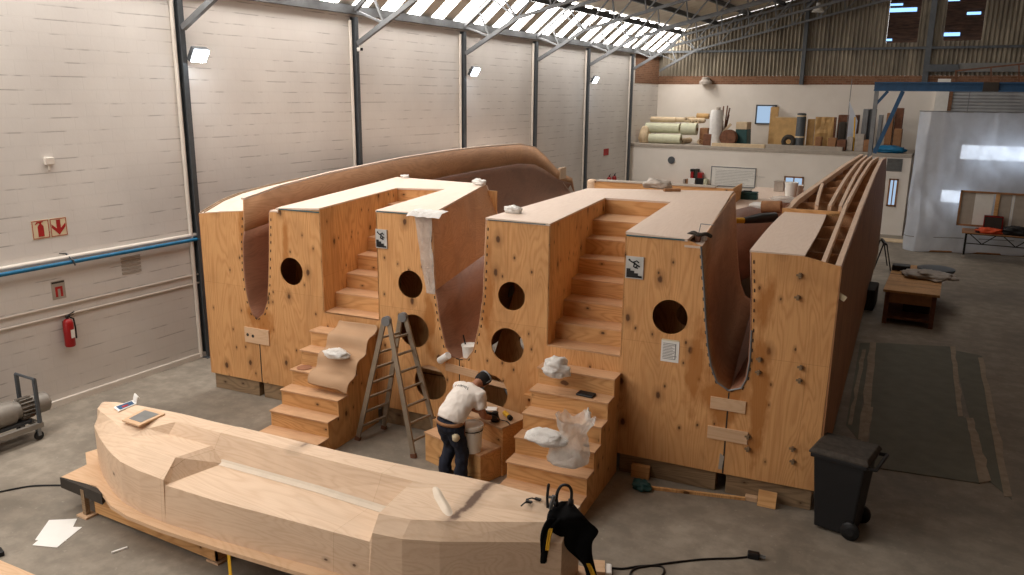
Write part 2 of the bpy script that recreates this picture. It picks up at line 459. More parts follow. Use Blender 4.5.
# roof: steep band over the block wall carries the translucent strips
PIT, SKW = 1.12, .60
rb = MB(); sk = {}
y = YF; i = 0
nx = Vector((7.45 - RZ, 0, RK - WX)).normalized()   # outward normal of the steep band is (-, +)
def band(mb, y0, y1):
    mb._add([(WX, y0, 7.45), (WX, y1, 7.45), (RK, y1, RZ), (RK, y0, RZ)], [(0, 1, 2, 3)])
k = 0
while y < YB:
    y1 = min(y + PIT - SKW, YB); band(rb, y, y1)
    y2 = min(y1 + SKW, YB)
    if y2 > y1:
        b = int((y1 - YF) // 4.87)
        band(sk.setdefault(b, MB()), y1, y2)
    y = y2
struct(rb.build('ceiling_eave', M['roof'], solid=.01))
for n, (b, mb) in enumerate(sorted(sk.items())):
    struct(mb.build('window_%d' % (n + 1), M['sky']))
rs = MB()
for (x0, x1) in ((RK, RIDGE), (RIDGE, XR)):    # corrugated sheets, ribs running down the slope
    n = 150
    pts = [YF + (YB - YF) * j / n for j in range(n + 1)]
    rs.loft([[(x, p, zroof(x) + (.025 if j % 2 else 0) + .02) for j, p in enumerate(pts)] for x in (x0, x1)])
struct(rs.build('ceiling', M['roof'], solid=.01))

# unseen roof lights added for top light, guessed from shadows off the upper left
for n in range(8):
    y0 = YF + 1.0 + n * 3.0
    mb = MB(); x0, x1 = RK + 1.7, -6.2
    mb._add([(x0, y0, zroof(x0) - .03), (x0, y0 + 1.1, zroof(x0) - .03), (x1, y0 + 1.1, zroof(x1) - .03), (x1, y0, zroof(x1) - .03)], [(0, 1, 2, 3)])
    struct(mb.build('window_%d' % (50 + n), M['roof_fill']))

for n in range(5):  # unseen glowing sheets near the ridge, added to brighten the far end
    y0 = 20.0 + n * 3.6
    mb = MB(); x0, x1 = -3.3, -.9
    mb._add([(x0, y0, zroof(x0) - .03), (x0, y0 + 1.1, zroof(x0) - .03), (x1, y0 + 1.1, zroof(x1) - .03), (x1, y0, zroof(x1) - .03)], [(0, 1, 2, 3)])
    struct(mb.build('window_%d' % (60 + n), M['roof_fill']))

# back of the hall
wb = MB().box(-2.0, YB, 0, XR, YB + .2, 5.95).box(WX - .2, YB, 0, -2.0, YB + .2, 5.95)
struct(wb.build('wall_back', M['plaster']))
struct(MB().box(WX, YB - .01, 5.95, XR, YB + .2, 6.34).build('trim_1', M['brick']))
struct(MB().box(WX - .001, 35.5, 5.95, WX + .012, YB - .02, 7.40).build('wall_left_brick', M['brick']))
LV = []
for (a, b, c, d) in ((886, -6, 917, 43), (943, -6, 981, 41)):
    p = onY(a, d, YB); q = onY(c, d, YB); LV.append((p.x, q.x, p.z, 10.2))
cl = MB()
def clad(x0, x1, z0, z1f, y=YB - .02, pitch=.17, amp=.035):
    n = max(2, int((x1 - x0) / pitch * 4)); top = []; bot = []
    for j in range(n + 1):
        x = x0 + (x1 - x0) * j / n; yy = y + amp * math.sin(2 * pi * x / pitch)
        bot.append((x, yy, z0)); top.append((x, yy, z1f(x)))
    cl.loft([bot, top])
(l0, l1, lz, lt), (r0, r1, rz0, rt) = LV
clad(WX, l0, 6.34, zroof); clad(l0, l1, 6.34, lambda x: lz); clad(l1, r0, 6.34, zroof); clad(r0, r1, 6.34, lambda x: rz0)
clad(l0, l1, lt, zroof); clad(r0, r1, rt, zroof); clad(r1, XR, 6.34, zroof)
struct(cl.build('wall_back_cladding', M['clad']))
for n, ((x0, x1, z0, z1), gaps) in enumerate(zip(LV, (((887, 917, 10.5, 3.0), (887, 903, 5, 1.6), (885, 892, 40, 1.6)), ((944, 960, 34.5, 2.6), (967, 981, 13.5, 2.0), (947, 960, .5, 1.2))))):
    f = MB()
    N = 24
    f.box(x0, YB + .10, z0, x1, YB + .12, z1)
    for j in range(N):
        z = z0 + (z1 - z0) * (j + .5) / N
        f.obox(((x0 + x1) / 2, YB + .02, z), (x1 - x0, .012, (z1 - z0) / N * 1.05), rx(.5 + random.uniform(-.12, .12)))
    w = struct(f.build('window_%d' % (20 + n), M['louvre']))
    g = MB()
    for (a, b, py, th) in gaps:
        p = onY(a, py, YB); q = onY(b, py, YB); h = th / 2 / 19.0
        g.box(max(p.x, x0), YB - .03, p.z - h, min(q.x, x1), YB - .015, p.z + h)
    struct(g.build('window_gap', M['gap'], w))
gr = MB()
for px, py, w in ((804, 60, .16), (930, 40, .22)):
    p = onY(px, py, YB); gr.box(p.x - w / 2, YB - .22, 5.95, p.x + w / 2, YB - .06, zroof(p.x) - .05)
z = onY(860, 49, YB).z; gr.box(WX, YB - .16, z - .05, XR, YB - .07, z + .05)
struct(gr.build('trim_2', M['dsteel']))
# roller shutter, pillar and lintel behind the curtain
p = onY(955, 80, YB - .1); q = onY(938, 80, YB - .2); q2 = onY(951, 80, YB - .2)
sh = MB(); n = 90
sh.loft([[(p.x, YB - .10 - .02 * (j % 2), 5.9 * j / n) for j in range(n + 1)], [(8.5, YB - .10 - .02 * (j % 2), 5.9 * j / n) for j in range(n + 1)]])
struct(sh.build('door_1', M['shutter']))
struct(MB().box(q.x, YB - .25, 0, q2.x, YB, 6.2).build('trim_3', M['white']))
struct(MB().box(q2.x, YB - .22, 0, p.x, YB, 6.2).build('trim_4', M['brick']))
a = onY(958, 72, YB - .2); b = onY(958, 63, YB - .2)
struct(MB().box(a.x, YB - .2, a.z, 8.5, YB - .08, b.z).build('trim_5', M['grey']))
struct(MB().box(onY(925, 70, YB).x, YB - .3, a.z + .02, a.x, YB - .08, b.z - .05).build('trim_6', M['dsteel']))
gp = MB(); Yp = 37.2
pts = [onY(955, 71, Yp), onY(1024, 64, Yp), onY(1080, 58, Yp)]
gp.bar(pts[0], pts[2], .06)
for px, t0, t1 in ((991, 67, 88), (1019, 64, 88), (956, 71, 88)):
    gp.bar(onY(px, t0, Yp), onY(px, t1, Yp), .05)
o = gp.build('guard_rail', M['rust']); tag(o, 'thin sloping guard rail above the blue gantry beam', 'rail')

# mezzanine
MZ, YM, XM = 3.25, 35.4, -1.6
wins = [(783, 177, 804, 192), (886, 179, 899, 206)]
holes = []
for (a, b, c, d) in wins:
    p = onY(a, d, YM); q = onY(c, b, YM); holes.append([(p.x, p.z), (q.x, p.z), (q.x, q.z), (p.x, q.z)])
mw = MB().prism([(WX, 0), (XM, 0), (XM, MZ - .14), (WX, MZ - .14)], lambda a, b, d: (a, d, b), YM, YM + .15, holes)
mw.box(XM - .15, YM + .15, 0, XM, YB, MZ - .14)
struct(mw.build('wall_mezzanine', M['plaster']))
struct(MB().box(WX, YM - .03, MZ - .14, XM, YB, MZ).build('floor_mezzanine', M['greyboard']))
for n, h in enumerate(holes):
    (x0, z0), (x1, _), (_, z1), _2 = h
    fr = MB()
    for bx in ((x0, z0, x0 + .06, z1), (x1 - .06, z0, x1, z1), (x0, z0, x1, z0 + .06), (x0, z1 - .06, x1, z1), ((x0 + x1) / 2 - .02, z0, (x0 + x1) / 2 + .02, z1)):
        fr.box(bx[0], YM - .04, bx[1], bx[2], YM + .08, bx[3])
    w = struct(fr.build('window_%d' % (30 + n), M['cardboard']))
    struct(MB().box(x0 + .05, YM + .05, z0 + .05, x1 - .05, YM + .06, z1 - .05).build('window_pane', M['winlit'], w))
# opening in the white wall at the back of the mezzanine
p = onY(755, 124, YB - .02); q = onY(777, 105, YB - .02)
fr = MB()
for bx in ((p.x, p.z, p.x + .06, q.z), (q.x - .06, p.z, q.x, q.z), (p.x, p.z, q.x, p.z + .06), (p.x, q.z - .06, q.x, q.z)):
    fr.box(bx[0], YB - .09, bx[1], bx[2], YB, bx[3])
w = struct(fr.build('window_40', M['dsteel']))
struct(MB().box(p.x + .05, YB - .03, p.z + .05, p.x + .72, YB - .015, q.z - .05).build('window_pane', M['winlit'], w))
lv = MB(); p = onY(886, 171, YM - .03); q = onY(903, 159, YM - .03)
for j in range(8): lv.obox(((p.x + q.x) / 2, YM - .03, p.z + (q.z - p.z) * (j + .5) / 8), (q.x - p.x, .02, .05), rx(.5))
lv.box(p.x, YM - .012, p.z, q.x, YM, q.z)
o = lv.build('vent_louvre', M['grey']); tag(o, 'grey slatted vent set in the white wall beside the plastic curtain', 'vent')

# eave beam, purlins
tb = MB().box(WX + .02, YF, 7.24, WX + .14, YB, 7.44)
struct(tb.build('trim_7', M['truss']))
for n, x in enumerate((RK - .05, -10.6, -9.1, -7.6, -6.1, -4.6, -3.1, -1.6)):
    struct(MB().box(x - .05, YF, zroof(x) - .20, x + .05, YB, zroof(x) - .015).build('trim_%d' % (10 + n), M['dsteel']))

# columns and trusses
COLY = [10.80, 15.90, 20.83, 25.50, 30.00, 34.85]
CL = ['dark steel wall column crossed by the blue pipe, with the brightest floodlight high on it',
      'dark steel wall column carrying a small white security camera below its brace',
      'dark steel wall column with white pipe and floodlight, above the curved brown hull panel',
      'slim wall column without any lamp, standing between the two farther floodlights',
      'slim wall column with the farthest floodlight just right of it',
      'last slim wall column, beside the corner of the mezzanine wall']
TL = ['steel roof truss rising from the column with the brightest floodlight',
      'steel roof truss rising from the column with the security camera',
      'steel roof truss rising from the third wall column, above the curved hull panel',
      'steel roof truss rising from the lampless fourth wall column',
      'steel roof truss rising from the column with the farthest floodlight',
      'steel roof truss nearest the gable, rising beside the mezzanine corner']
for i, Y in enumerate(COLY):
    t_ = thing('steel_column', CL[i], 'column', (WX, Y, 0), 0, 'steel columns along the block wall')
    c = MB().box(.0, -.055, 0, .012, .055, 7.18).box(.15, -.055, 0, .162, .055, 7.18).box(.012, -.008, 0, .15, .008, 7.18)
    c.build('shaft', M['dsteel'], t_)
    MB().box(0, -.10, 0, .22, .10, .015).build('base_plate', M['dsteel'], t_)
    MB().tube([(.05, -.12, .02), (.05, -.12, 7.1)], .04, 8).build('downpipe', M['cream'], t_, smooth=True)


def truss(Y, label, rise=True):
    t_ = thing('roof_truss', label, 'truss', (0, Y, 0), 0, 'roof trusses')
    A = (-13.14, 0, 6.56); E_ = (-13.2, 0, 7.33); K = (RK, 0, RZ - .26); J = (-11.42, 0, 7.50); P_ = (-12.33, 0, 7.01)
    R = (RIDGE, 0, zroof(RIDGE) - .26)
    MB().bar(E_, K, .09, .10).bar(K, R, .09, .10).bar(R, (XR, 0, zroof(XR) - .26), .09, .1).build('top_chord', M['truss'], t_)
    MB().bar(A, J, .09, .11).build('knee_brace', M['truss'], t_)
    off = RZ + RS * (J[0] - RK) - J[2]
    zb = lambda x: zroof(x) - off
    MB().bar(J, (RIDGE, 0, zb(RIDGE)), .08, .09).bar((RIDGE, 0, zb(RIDGE)), (XR, 0, zb(XR)), .08, .09).build('bottom_chord', M['truss'], t_)
    for a, b in ((E_, P_), (P_, (-12.68, 0, 7.73)), (J, (-12.25, 0, 8.05)), (J, (-12.02, 0, 8.22))):
        MB().bar(a, b, .05).build('web', M['truss'], t_)
    x = J[0]; up = True; st = .95
    while x + st < RIDGE:
        a = (x, 0, zb(x)) if up else (x, 0, zroof(x) - .26)
        b = (x + (st if up else .12), 0, zroof(x + st) - .26) if up else (x + .12, 0, zb(x + .12))
        MB().bar(a, b, .045).build('web', M['truss'], t_)
        x = b[0]; up = not up
    return t_
for i, Y in enumerate(COLY): truss(Y, TL[i])
truss(38.35, 'dark gable truss standing against the corrugated end wall')

# floodlights on the columns
def flood(Y, z, label):
    t_ = thing('floodlight', label, 'floodlight', (WX + .16, Y, z), 0, 'floodlights on the wall columns')
    R = ry(.55)
    MB().obox((.14, 0, 0), (.10, .36, .28), R).build('housing', M['dsteel'], t_)
    MB().obox((.196, 0, -.034), (.02, .32, .24), R).build('lens', M['lamp'], t_)
    MB().bar((-.02, 0, .05), (.14, -.19, .0), .03).bar((-.02, 0, .05), (.14, .19, 0), .03).build('bracket', M['dsteel'], t_)
flood(11.00, 6.08, 'brightest white floodlight, high on the column crossed by the blue pipe')
flood(21.08, 6.06, 'white floodlight above the middle of the curved brown hull panel')
flood(30.2, 6.0, 'smallest and farthest white floodlight on the block wall')
t_ = thing('security_camera', 'small white security camera on the second wall column', 'camera', (WX + .16, 15.88, 6.42))
MB().obox((.12, -.03, 0), (.20, .09, .09), rz(-.5)).build('body', M['white'], t_, bevel=.01)
MB().obox((.205, -.078, 0), (.012, .07, .07), rz(-.5)).build('lens', M['black'], t_)
MB().bar((0, 0, .02), (.08, 0, .02), .03).build('bracket', M['white'], t_)

# pipes on the wall
pz = 2.50
bp = MB().tube([(WX + .13, YF + 1, pz), (WX + .13, 13.2, pz)], .035, 10)
o = bp.build('air_pipe', M['bluepipe'], smooth=True); tag(o, 'long bright blue pipe running along the block wall', 'pipe')
o = MB().tube([(WX + .05, YF + 1, pz + .075), (WX + .05, 13.2, pz + .075)], .04, 10).build('conduit', M['cream'], smooth=True)
tag(o, 'pale conduit fixed directly above the blue pipe', 'conduit', 'pale wall conduits')
for z, l in ((1.76, 'upper of two thin pale conduits below the blue pipe'), (1.58, 'lower of two thin pale conduits, behind the extinguisher head')):
    o = MB().tube([(WX + .03, YF + 1, z), (WX + .03, 14.0, z)], .018, 8).build('conduit', M['cream'], smooth=True)
    tag(o, l, 'conduit', 'pale wall conduits')
p = onwall(67, 262)
o = MB().bar((WX, p.y, pz + .13), (WX + .18, p.y, pz + .03), .02).bar((WX + .18, p.y, pz + .04), (WX + .18, p.y + .03, pz - .06), .02).bar((WX, p.y - .12, pz + .16), (WX, p.y + .02, pz + .13), .015).build('pipe_clamp', M['dsteel'])
tag(o, 'small dark clamp holding the blue pipe below the two signs', 'clamp')


# signs
def wallpoly(mb, poly, off0, off1):   # poly in (y, z) on the long wall
    mb.prism(poly, lambda a, b, d: (WX + d, a, b), off0, off1)
s1 = thing('safety_sign', 'cream square sign with a red fire extinguisher symbol', 'sign', (WX, 7.73, 3.11), 0, 'fire signs on the block wall')
s2 = thing('safety_sign', 'cream square sign with a red arrow pointing down', 'sign', (WX, 8.04, 3.11), 0, 'fire signs on the block wall')
def sq(mb, y0, z0, y1, z1, a, b): mb.box(a, y0, z0, b, y1, z1)
for s in (s1, s2):
    m = MB(); sq(m, -.15, -.16, .15, .16, 0, .006); m.build('plate', M['signcream'], s)
    m = MB()
    for q in ((-.14, -.15, .14, -.14), (-.14, .14, .14, .15), (-.14, -.15, -.13, .15), (.13, -.15, .14, .15)): sq(m, *q, .006, .009)
    m.build('border', M['redsign'], s)
m = MB().prism([(-.05, -.12), (.05, -.12), (.05, .05), (.03, .08), (.015, .09), (.015, .115), (.05, .12), (.05, .135), (-.06, .13), (-.09, .09), (-.075, .085), (-.05, .11), (-.015, .11), (-.015, .09), (-.03, .08), (-.05, .05)], lambda a, b, d: (d, a, b), .006, .010)
m.build('extinguisher_symbol', M['redsign'], s1)
m = MB().prism([(0, -.13), (.12, 0), (.12, .06), (.035, -.02), (.035, .13), (-.035, .13), (-.035, -.02), (-.12, .06), (-.12, 0)], lambda a, b, d: (d, a, b), .006, .010)
m.build('arrow_symbol', M['redsign'], s2)
s3 = thing('instruction_sign', 'small worn grey notice with a red figure above the wall extinguisher', 'sign', (WX, 7.90, 2.03))
MB().box(0, -.12, -.16, .006, .12, .16).build('plate', M['greyboard'], s3)
MB().box(.006, -.06, -.12, .009, -.02, .06).box(.006, -.02, .02, .009, .07, .06).box(.006, .03, -.12, .009, .07, .02).build('red_figure', M['redsign'], s3)
MB().box(.006, -.11, .12, .009, .11, .15).build('heading_bar', M['edge'], s3)


def extinguisher(loc, label, s=1.0):
    e = thing('fire_extinguisher', label, 'extinguisher', loc, 0, 'red wall extinguishers')
    MB().lathe([(.0, 0), (.075 * s, 0), (.085 * s, .02), (.085 * s, .42 * s), (.07 * s, .47 * s), (.03 * s, .50 * s), (.0, .50 * s)], (.10, 0, 0), 18).build('cylinder', M['red'], e, smooth=True)
    MB().lathe([(.025, .50 * s), (.03, .53 * s), (.02, .56 * s), (0, .56 * s)], (.10, 0, 0), 10).bar((.10, .0, .55 * s), (.10, .14, .60 * s), .025, .012).bar((.1, 0, .54 * s), (.1, .12, .55 * s), .022, .012).build('valve_handle', M['black'], e)
    MB().tube([(.10, .03, .53 * s), (.12, .10, .48 * s), (.12, .115, .3 * s), (.12, .11, .12 * s)], .014, 8).build('hose', M['black'], e, smooth=True)
    lab = MB(); n = 8
    lab.loft([[Vector((.10 + .087 * s * math.cos(a), .087 * s * math.sin(a), z)) for a in [-.2 + 1.0 * j / n for j in range(n + 1)]] for z in (.16 * s, .31 * s)])
    lab.build('label_patch', M['white'], e, solid=.002)
    MB().box(0, -.04, .1 * s, .02, .04, .45 * s).build('bracket', M['dsteel'], e)
extinguisher((WX, 7.93, 1.02), 'red fire extinguisher hanging on the block wall under the small notice', 1.0)
p = onwall(609, 186)
extinguisher((WX, p.y - .25, 1.35), 'distant red extinguisher at the far end of the block wall, nearer one of a pair', 1.15)
extinguisher((WX, p.y + .35, 1.35), 'distant red extinguisher beside the last wall column, farther one of a pair', 1.15)
p = onwall(606, 152)
o = MB().box(WX, p.y - .28, p.z - .14, WX + .01, p.y + .28, p.z + .14).build('small_sign', M['redsign']); tag(o, 'small red sign on the far end of the block wall', 'sign')
p = onwall(48, 161)
o = MB().box(WX, p.y - .08, p.z - .06, WX + .06, p.y + .08, p.z + .06).box(WX, p.y - .02, p.z - .16, WX + .03, p.y + .02, p.z - .06).build('junction_box', M['cream'], bevel=.01); tag(o, 'small pale junction box on the block wall above the fire signs', 'electrical box')
p = onwall(131, 264); m = MB()
for r in range(5): m.box(WX, p.y - .2, p.z - .17 + r * .07, WX + .012, p.y + .2, p.z - .125 + r * .07)
o = m.build('wall_vent', M['greyboard']); tag(o, 'faded grey slatted air vent low on the block wall', 'vent')
# ================================================================ THE PLYWOOD MOULDS (local: u along the face, w into the hall, z up)
def mould(name, label, cat='hull mould', group=None): return thing(name, label, cat, tuple(MO), PHI, group)
def circ(u, z, r, n=30): return [(u + r * math.cos(2 * pi * k / n), z + r * math.sin(2 * pi * k / n)) for k in range(n)]
UC = 5.285
def lerp(a, b, t): return a + (b - a) * t
def interp(tab, x):
    if x <= tab[0][0]: return tab[0][1]
    for (a, b), (c, d) in zip(tab, tab[1:]):
        if x <= c: return lerp(b, d, (x - a) / (c - a))
    return tab[-1][1]
ufn = lambda a, b, d: (a, d, b)

S1L = [(1.24, 1.49), (1.13, 1.56), (1.06, 1.77), (1.02, 2.0), (1.0, 2.35), (1.03, 2.85), (1.10, 3.40)]
S1R = [(1.24, 1.49), (1.38, 1.60), (1.48, 1.82), (1.53, 2.14), (1.58, 2.6), (1.61, 2.9), (1.65, 3.42)]
S2L = [(UC, 1.35), (5.15, 1.37), (5.04, 1.52), (4.94, 1.94), (4.87, 2.42), (4.82, 3.58)]
S2R = [(2 * UC - a, b) for a, b in S2L]
S3L = [(9.43, 1.53), (9.27, 1.62), (9.17, 1.85), (9.11, 2.13), (9.06, 2.47), (9.01, 2.9), (8.93, 3.47)]
S3R = [(9.43, 1.53), (9.57, 1.59), (9.63, 1.74), (9.65, 2.0), (9.64, 2.41), (9.61, 2.95), (9.56, 3.45)]

# ---- outer hull block on the wall side
A_ = mould('hull_mould', 'narrow plywood hull block nearest the wall, with the tall curved brown panel sweeping back', group='plywood hull moulds')
MB().prism([(.03, .30), (1.24, .30)] + S1L + [(.06, 3.28)], ufn, 0, .02).build('front_panel', M['ply'], A_)
KA = -.06
PT = [(0, 3.62), (1.0, 3.74), (2.6, 3.84), (5.5, 3.93), (8.2, 3.95), (10.2, 3.93), (13.4, 3.85), (14.9, 3.66), (15.9, 3.32), (17.7, 2.57), (19.3, 2.2), (19.7, 1.57)]
OT = [(0, 3.28), (.4, 3.40), (.82, 3.49), (1.7, 3.56), (2.4, 3.60), (5.5, 3.64), (9, 3.66), (13.4, 3.55), (14.9, 3.36), (17.7, 2.3), (19.7, 1.3)]
W_ = [0, .5, 1, 1.8, 2.6, 4, 5.5, 7, 8.2, 10.2, 12, 13.4, 14.9, 15.9, 16.8, 17.7, 18.5, 19.3, 19.7]
band = 3.04
def prof(w, lo, hi):
    zt = interp(PT, w); sc = (zt - 1.49) / (3.62 - 1.49); res = []
    curve = S1L[:-1] + [(1.07, 3.04), (1.08, 3.2), (1.10, 3.62)]
    for a, z in curve:
        if lo <= z <= hi: res.append((a + KA * w, w, 1.49 + (z - 1.49) * sc))
    return res
MB().loft([prof(w, 0, 3.05) for w in W_]).build('lower_lining', M['lining_red'], A_, smooth=True, solid=.03)
MB().loft([prof(w, 3.03, 4) for w in W_]).build('upper_lining', M['brown_ply'], A_, smooth=True, solid=.03)
MB().loft([[(1.115 + KA * w, w, interp(PT, w) + .005), (1.045 + KA * w, w, interp(PT, w) + .005), (1.045 + KA * w, w, interp(PT, w) - .03), (1.115 + KA * w, w, interp(PT, w) - .03)] for w in W_], closed=True, caps=True).build('top_edge', M['deck'], A_)
MB().loft([[(1.06 + KA * w, w, interp(OT, w) + max(.11 - .0 * w, .06)), (.6 + KA * w, w, interp(OT, w) + .07), (.05 + KA * w, w, interp(OT, w))] for w in W_]).build('top_flange', M['deck'], A_, solid=.02)
MB().loft([[(.05 + KA * w, w, .3), (.05 + KA * w, w, interp(OT, w))] for w in W_]).build('outer_side', M['outer'], A_, solid=.02)
b = MB()
for dx in (0, .09):
    b.loft([[(.075 + dx + KA * w, w, interp(OT, w) + .012 + dx * .12), (.10 + dx + KA * w, w, interp(OT, w) + .012 + dx * .12), (.10 + dx + KA * w, w, interp(OT, w) + .035 + dx * .12), (.075 + dx + KA * w, w, interp(OT, w) + .035 + dx * .12)] for w in W_[:9]], closed=True, caps=True)
b.build('edge_batten', M['lumber'], A_)
MB().box(.30 + KA * 19, 19.0, .3, 1.1 + KA * 19, 19.7, 1.5).build('bow_block', M['ply_side'], A_)
MB().box(1.05 + KA * 17.6, 17.6, 2.3, 1.16 + KA * 17.6, 18.2, 2.72).build('bow_cleat', M['plug'], A_)
p = MB().box(.93, -.022, 1.03, 1.48, 0, 1.31); o = p.build('joining_plate', M['plugbase'], A_)
k_ = MB()
for (a, c) in ((1.0, 1.17), (1.12, 1.16)): k_.prism(circ(a, c, .03, 10), ufn, -.024, -.022)
k_.build('screw_hole', M['edge'], o)


def steps(root, ul, ur, wb, wr):
    """inner flight: ul/ur give the well sides at depth w; wb = depth of the well's back"""
    for i in range(7):
        w0 = 0 if i == 0 else .36 + .39 * (i - 1); w1 = wb if i == 6 else .36 + .39 * i + .02
        z = 1.80 + .257 * i
        s = MB()
        s.prism([(ul(w0), w0), (ur(w0), w0), (ur(w1), w1), (ul(w1), w1)], lambda a, b, d: (a, b, d), z - .022, z)
        s.build('tread', M['tread'], root)
        if i < 6:
            MB().prism([(ul(w1 - .02), w1 - .02), (ur(w1 - .02), w1 - .02), (ur(w1), w1), (ul(w1), w1)], lambda a, b, d: (a, b, d), z, z + .236).build('riser', M['ply_step'], root)


HL = [(2.05, 2.43, .240), (4.41, 2.46, .225), (4.46, 1.70, .275), (4.75, .87, .295)]
HR = [(8.56, 2.45, .245), (6.17, 2.47, .220), (6.11, 1.69, .275), (5.83, .89, .292)]
# ---- stair block towards the wall
B_ = mould('hull_mould', 'plywood stair block nearer the wall, with brown paper on its lower steps', group='plywood hull moulds')
out = [(1.25, .30), (UC, .30)] + S2L + [(3.80, 3.58), (3.80, 1.80), (2.71, 1.80), (2.71, 3.54), (1.84, 3.49), (1.84, 3.43)] + S1R[::-1]
MB().prism(out, ufn, 0, .02, [circ(*h) for h in HL]).build('front_panel', M['ply'], B_)
MB().prism([(1.3, .3), (5.2, .3), (5.0, 1.3), (4.6, 2.6), (4.6, 3.5), (3.85, 3.5), (3.85, 1.7), (2.6, 1.7), (2.5, 3.5), (1.75, 3.4), (1.6, 1.9)], ufn, .60, .62, [circ(a + .10, z - .06, r * .7) for a, z, r in HL]).build('bulkhead', M['ply_side'], B_)
ul = lambda w: 2.705 - .092 * w
ur = lambda w: 3.80 - .128 * w
ztop = lambda u, w: 3.60 - .010 * (u - 5.3) ** 2 * max(0, 1 - w / 3.5)
dk = [(1.80, -.01), (2.70, -.01), (2.45, 2.72), (3.43, 2.89), (3.80, -.01), (4.83, -.01), (3.72, 4.05), (1.43, 4.31)]
MB().prism(dk, lambda a, b, d: (a, b, ztop(a, b) + d), -.01, .022).build('deck', M['deck'], B_)
MB().box(1.66, 0, 3.42, 1.84, .5, 3.45).build('deck_ledge', M['deck'], B_)
MB().box(1.86, -.012, 3.475, 2.69, -.002, 3.495).build('edge_tape', M['teal'], B_); MB().box(3.82, -.012, 3.575, 4.8, -.002, 3.592).build('edge_tape', M['teal'], B_)
MB().prism([(0, 1.80), (2.72, 1.80), (2.72, 3.585), (0, 3.53)], lambda a, b, d: (ul(a) - d, a, b), 0, .02).build('well_side', M['ply_side'], B_)
MB().prism([(0, 1.80), (2.86, 1.80), (2.86, 3.59), (0, 3.58)], lambda a, b, d: (ur(a) + d, a, b), 0, .02).build('well_side', M['ply_side'], B_)
MB().prism([(2.43, 3.32), (3.45, 3.32), (3.45, 3.59), (2.43, 3.59)], lambda a, b, d: (a, 2.74 + .16 * (a - 2.43) + d, b), 0, .02).build('well_back', M['ply_step'], B_)
steps(B_, ul, ur, 2.80, 0)
S2B = [(UC, 1.35), (5.05, 1.37), (4.80, 1.55), (4.5, 2.0), (4.2, 2.55), (3.72, 3.60)]
sec = [[(lerp(a[0], b[0], t), 4.05 * t, lerp(a[1], b[1], t)) for a, b in zip(S2L, S2B)] for t in (0, .25, .5, .75, 1)]
def split(secs, k0, k1): return [s[k0:k1] for s in secs]
MB().loft(split(sec, 0, 5)).build('lower_lining', M['lining_red'], B_, smooth=True, solid=.02)
MB().loft(split(sec, 4, 6)).build('upper_lining', M['brown_ply'], B_, solid=.02)
MB().bar((3.72, 4.06, 3.59), (4.2, 4.06, 2.55), .04, .03).build('edge_batten', M['deck'], B_)
MB().loft([[(a - .05 * w, w, z) for a, z in S1R] for w in (0, 2, 4.3)]).build('hull_lining', M['lining_red'], B_, smooth=True, solid=.02)
MB().box(1.5, 4.0, .3, 4.0, 4.02, 3.5).build('back_panel', M['ply_side'], B_)

# ---- stair block away from the wall
D_ = mould('hull_mould', 'plywood stair block farther from the wall, with a clear plastic bag on its lower steps', group='plywood hull moulds')
out = [(UC, .30), (9.42, .30)] + S3L + [(8.74, 3.535), (7.88, 3.58), (7.88, 1.77), (6.77, 1.78), (6.77, 3.60)] + S2R[::-1]
MB().prism(out, ufn, 0, .02, [circ(*h) for h in HR]).build('front_panel', M['ply'], D_)
MB().prism([(5.3, .3), (9.2, .3), (8.95, 1.8), (8.8, 3.4), (8.0, 3.5), (7.95, 1.7), (6.75, 1.7), (6.7, 3.5), (5.9, 3.5), (5.95, 2.4), (5.6, 1.3)], ufn, .60, .62, [circ(a + .13, z - .10, r * .7) for a, z, r in HR]).build('bulkhead', M['ply_side'], D_)
ul2 = lambda w: 6.77 - .064 * w
ur2 = lambda w: 7.885 - .044 * w
zt2 = lambda u, w: 3.60 - .010 * (u - 5.3) ** 2 * max(0, 1 - w / 3.5) * .6
dk = [(5.74, -.01), (6.77, -.01), (6.57, 3.10), (7.75, 3.15), (7.885, -.01), (8.74, -.01), (8.74, .42), (8.88, .45), (8.80, 1.34), (8.66, 3.0), (8.47, 4.9), (8.45, 5.30), (5.80, 4.36)]
MB().prism(dk, lambda a, b, d: (a, b, zt2(a, b) + d), -.012, .024).build('deck', M['deck'], D_)
MB().prism([(8.70, -.01), (8.93, -.01), (8.90, .46), (8.70, .46)], lambda a, b, d: (a, b, d), 3.44, 3.47).build('deck_ledge', M['deck'], D_)
MB().box(7.90, -.012, 3.525, 8.70, -.002, 3.545).build('edge_tape', M['teal'], D_); MB().box(5.78, -.012, 3.585, 6.7, -.002, 3.597).build('edge_tape', M['teal'], D_)
MB().prism([(0, 1.78), (3.10, 1.78), (3.10, 3.59), (0, 3.59)], lambda a, b, d: (ul2(a) - d, a, b), 0, .02).build('well_side', M['ply_side'], D_)
MB().prism([(0, 1.78), (3.14, 1.78), (3.14, 3.59), (0, 3.57)], lambda a, b, d: (ur2(a) + d, a, b), 0, .02).build('well_side', M['ply_side'], D_)
MB().prism([(6.55, 3.32), (7.77, 3.32), (7.77, 3.59), (6.55, 3.59)], lambda a, b, d: (a, 3.11 + d, b), 0, .02).build('well_back', M['ply_step'], D_)
steps(D_, ul2, ur2, 3.12, 0)
MB().loft([[(a + .02 * w, w, z) for a, z in S2R] for w in (0, 2.2, 4.3)]).build('hull_lining', M['brown_ply'], D_, smooth=True, solid=.02)
top3 = [(0, 3.47), (.44, 3.47), (.46, 3.57), (1.34, 3.585), (3, 3.60), (4.9, 3.61), (5.15, 3.61)]
sec = [[(a + (-.085 * w), w, z if j < len(S3L) - 1 else interp(top3, w)) for j, (a, z) in enumerate(S3L)] for w in (0, .44, .46, 1.34, 3, 4.4, 4.9, 5.15)]
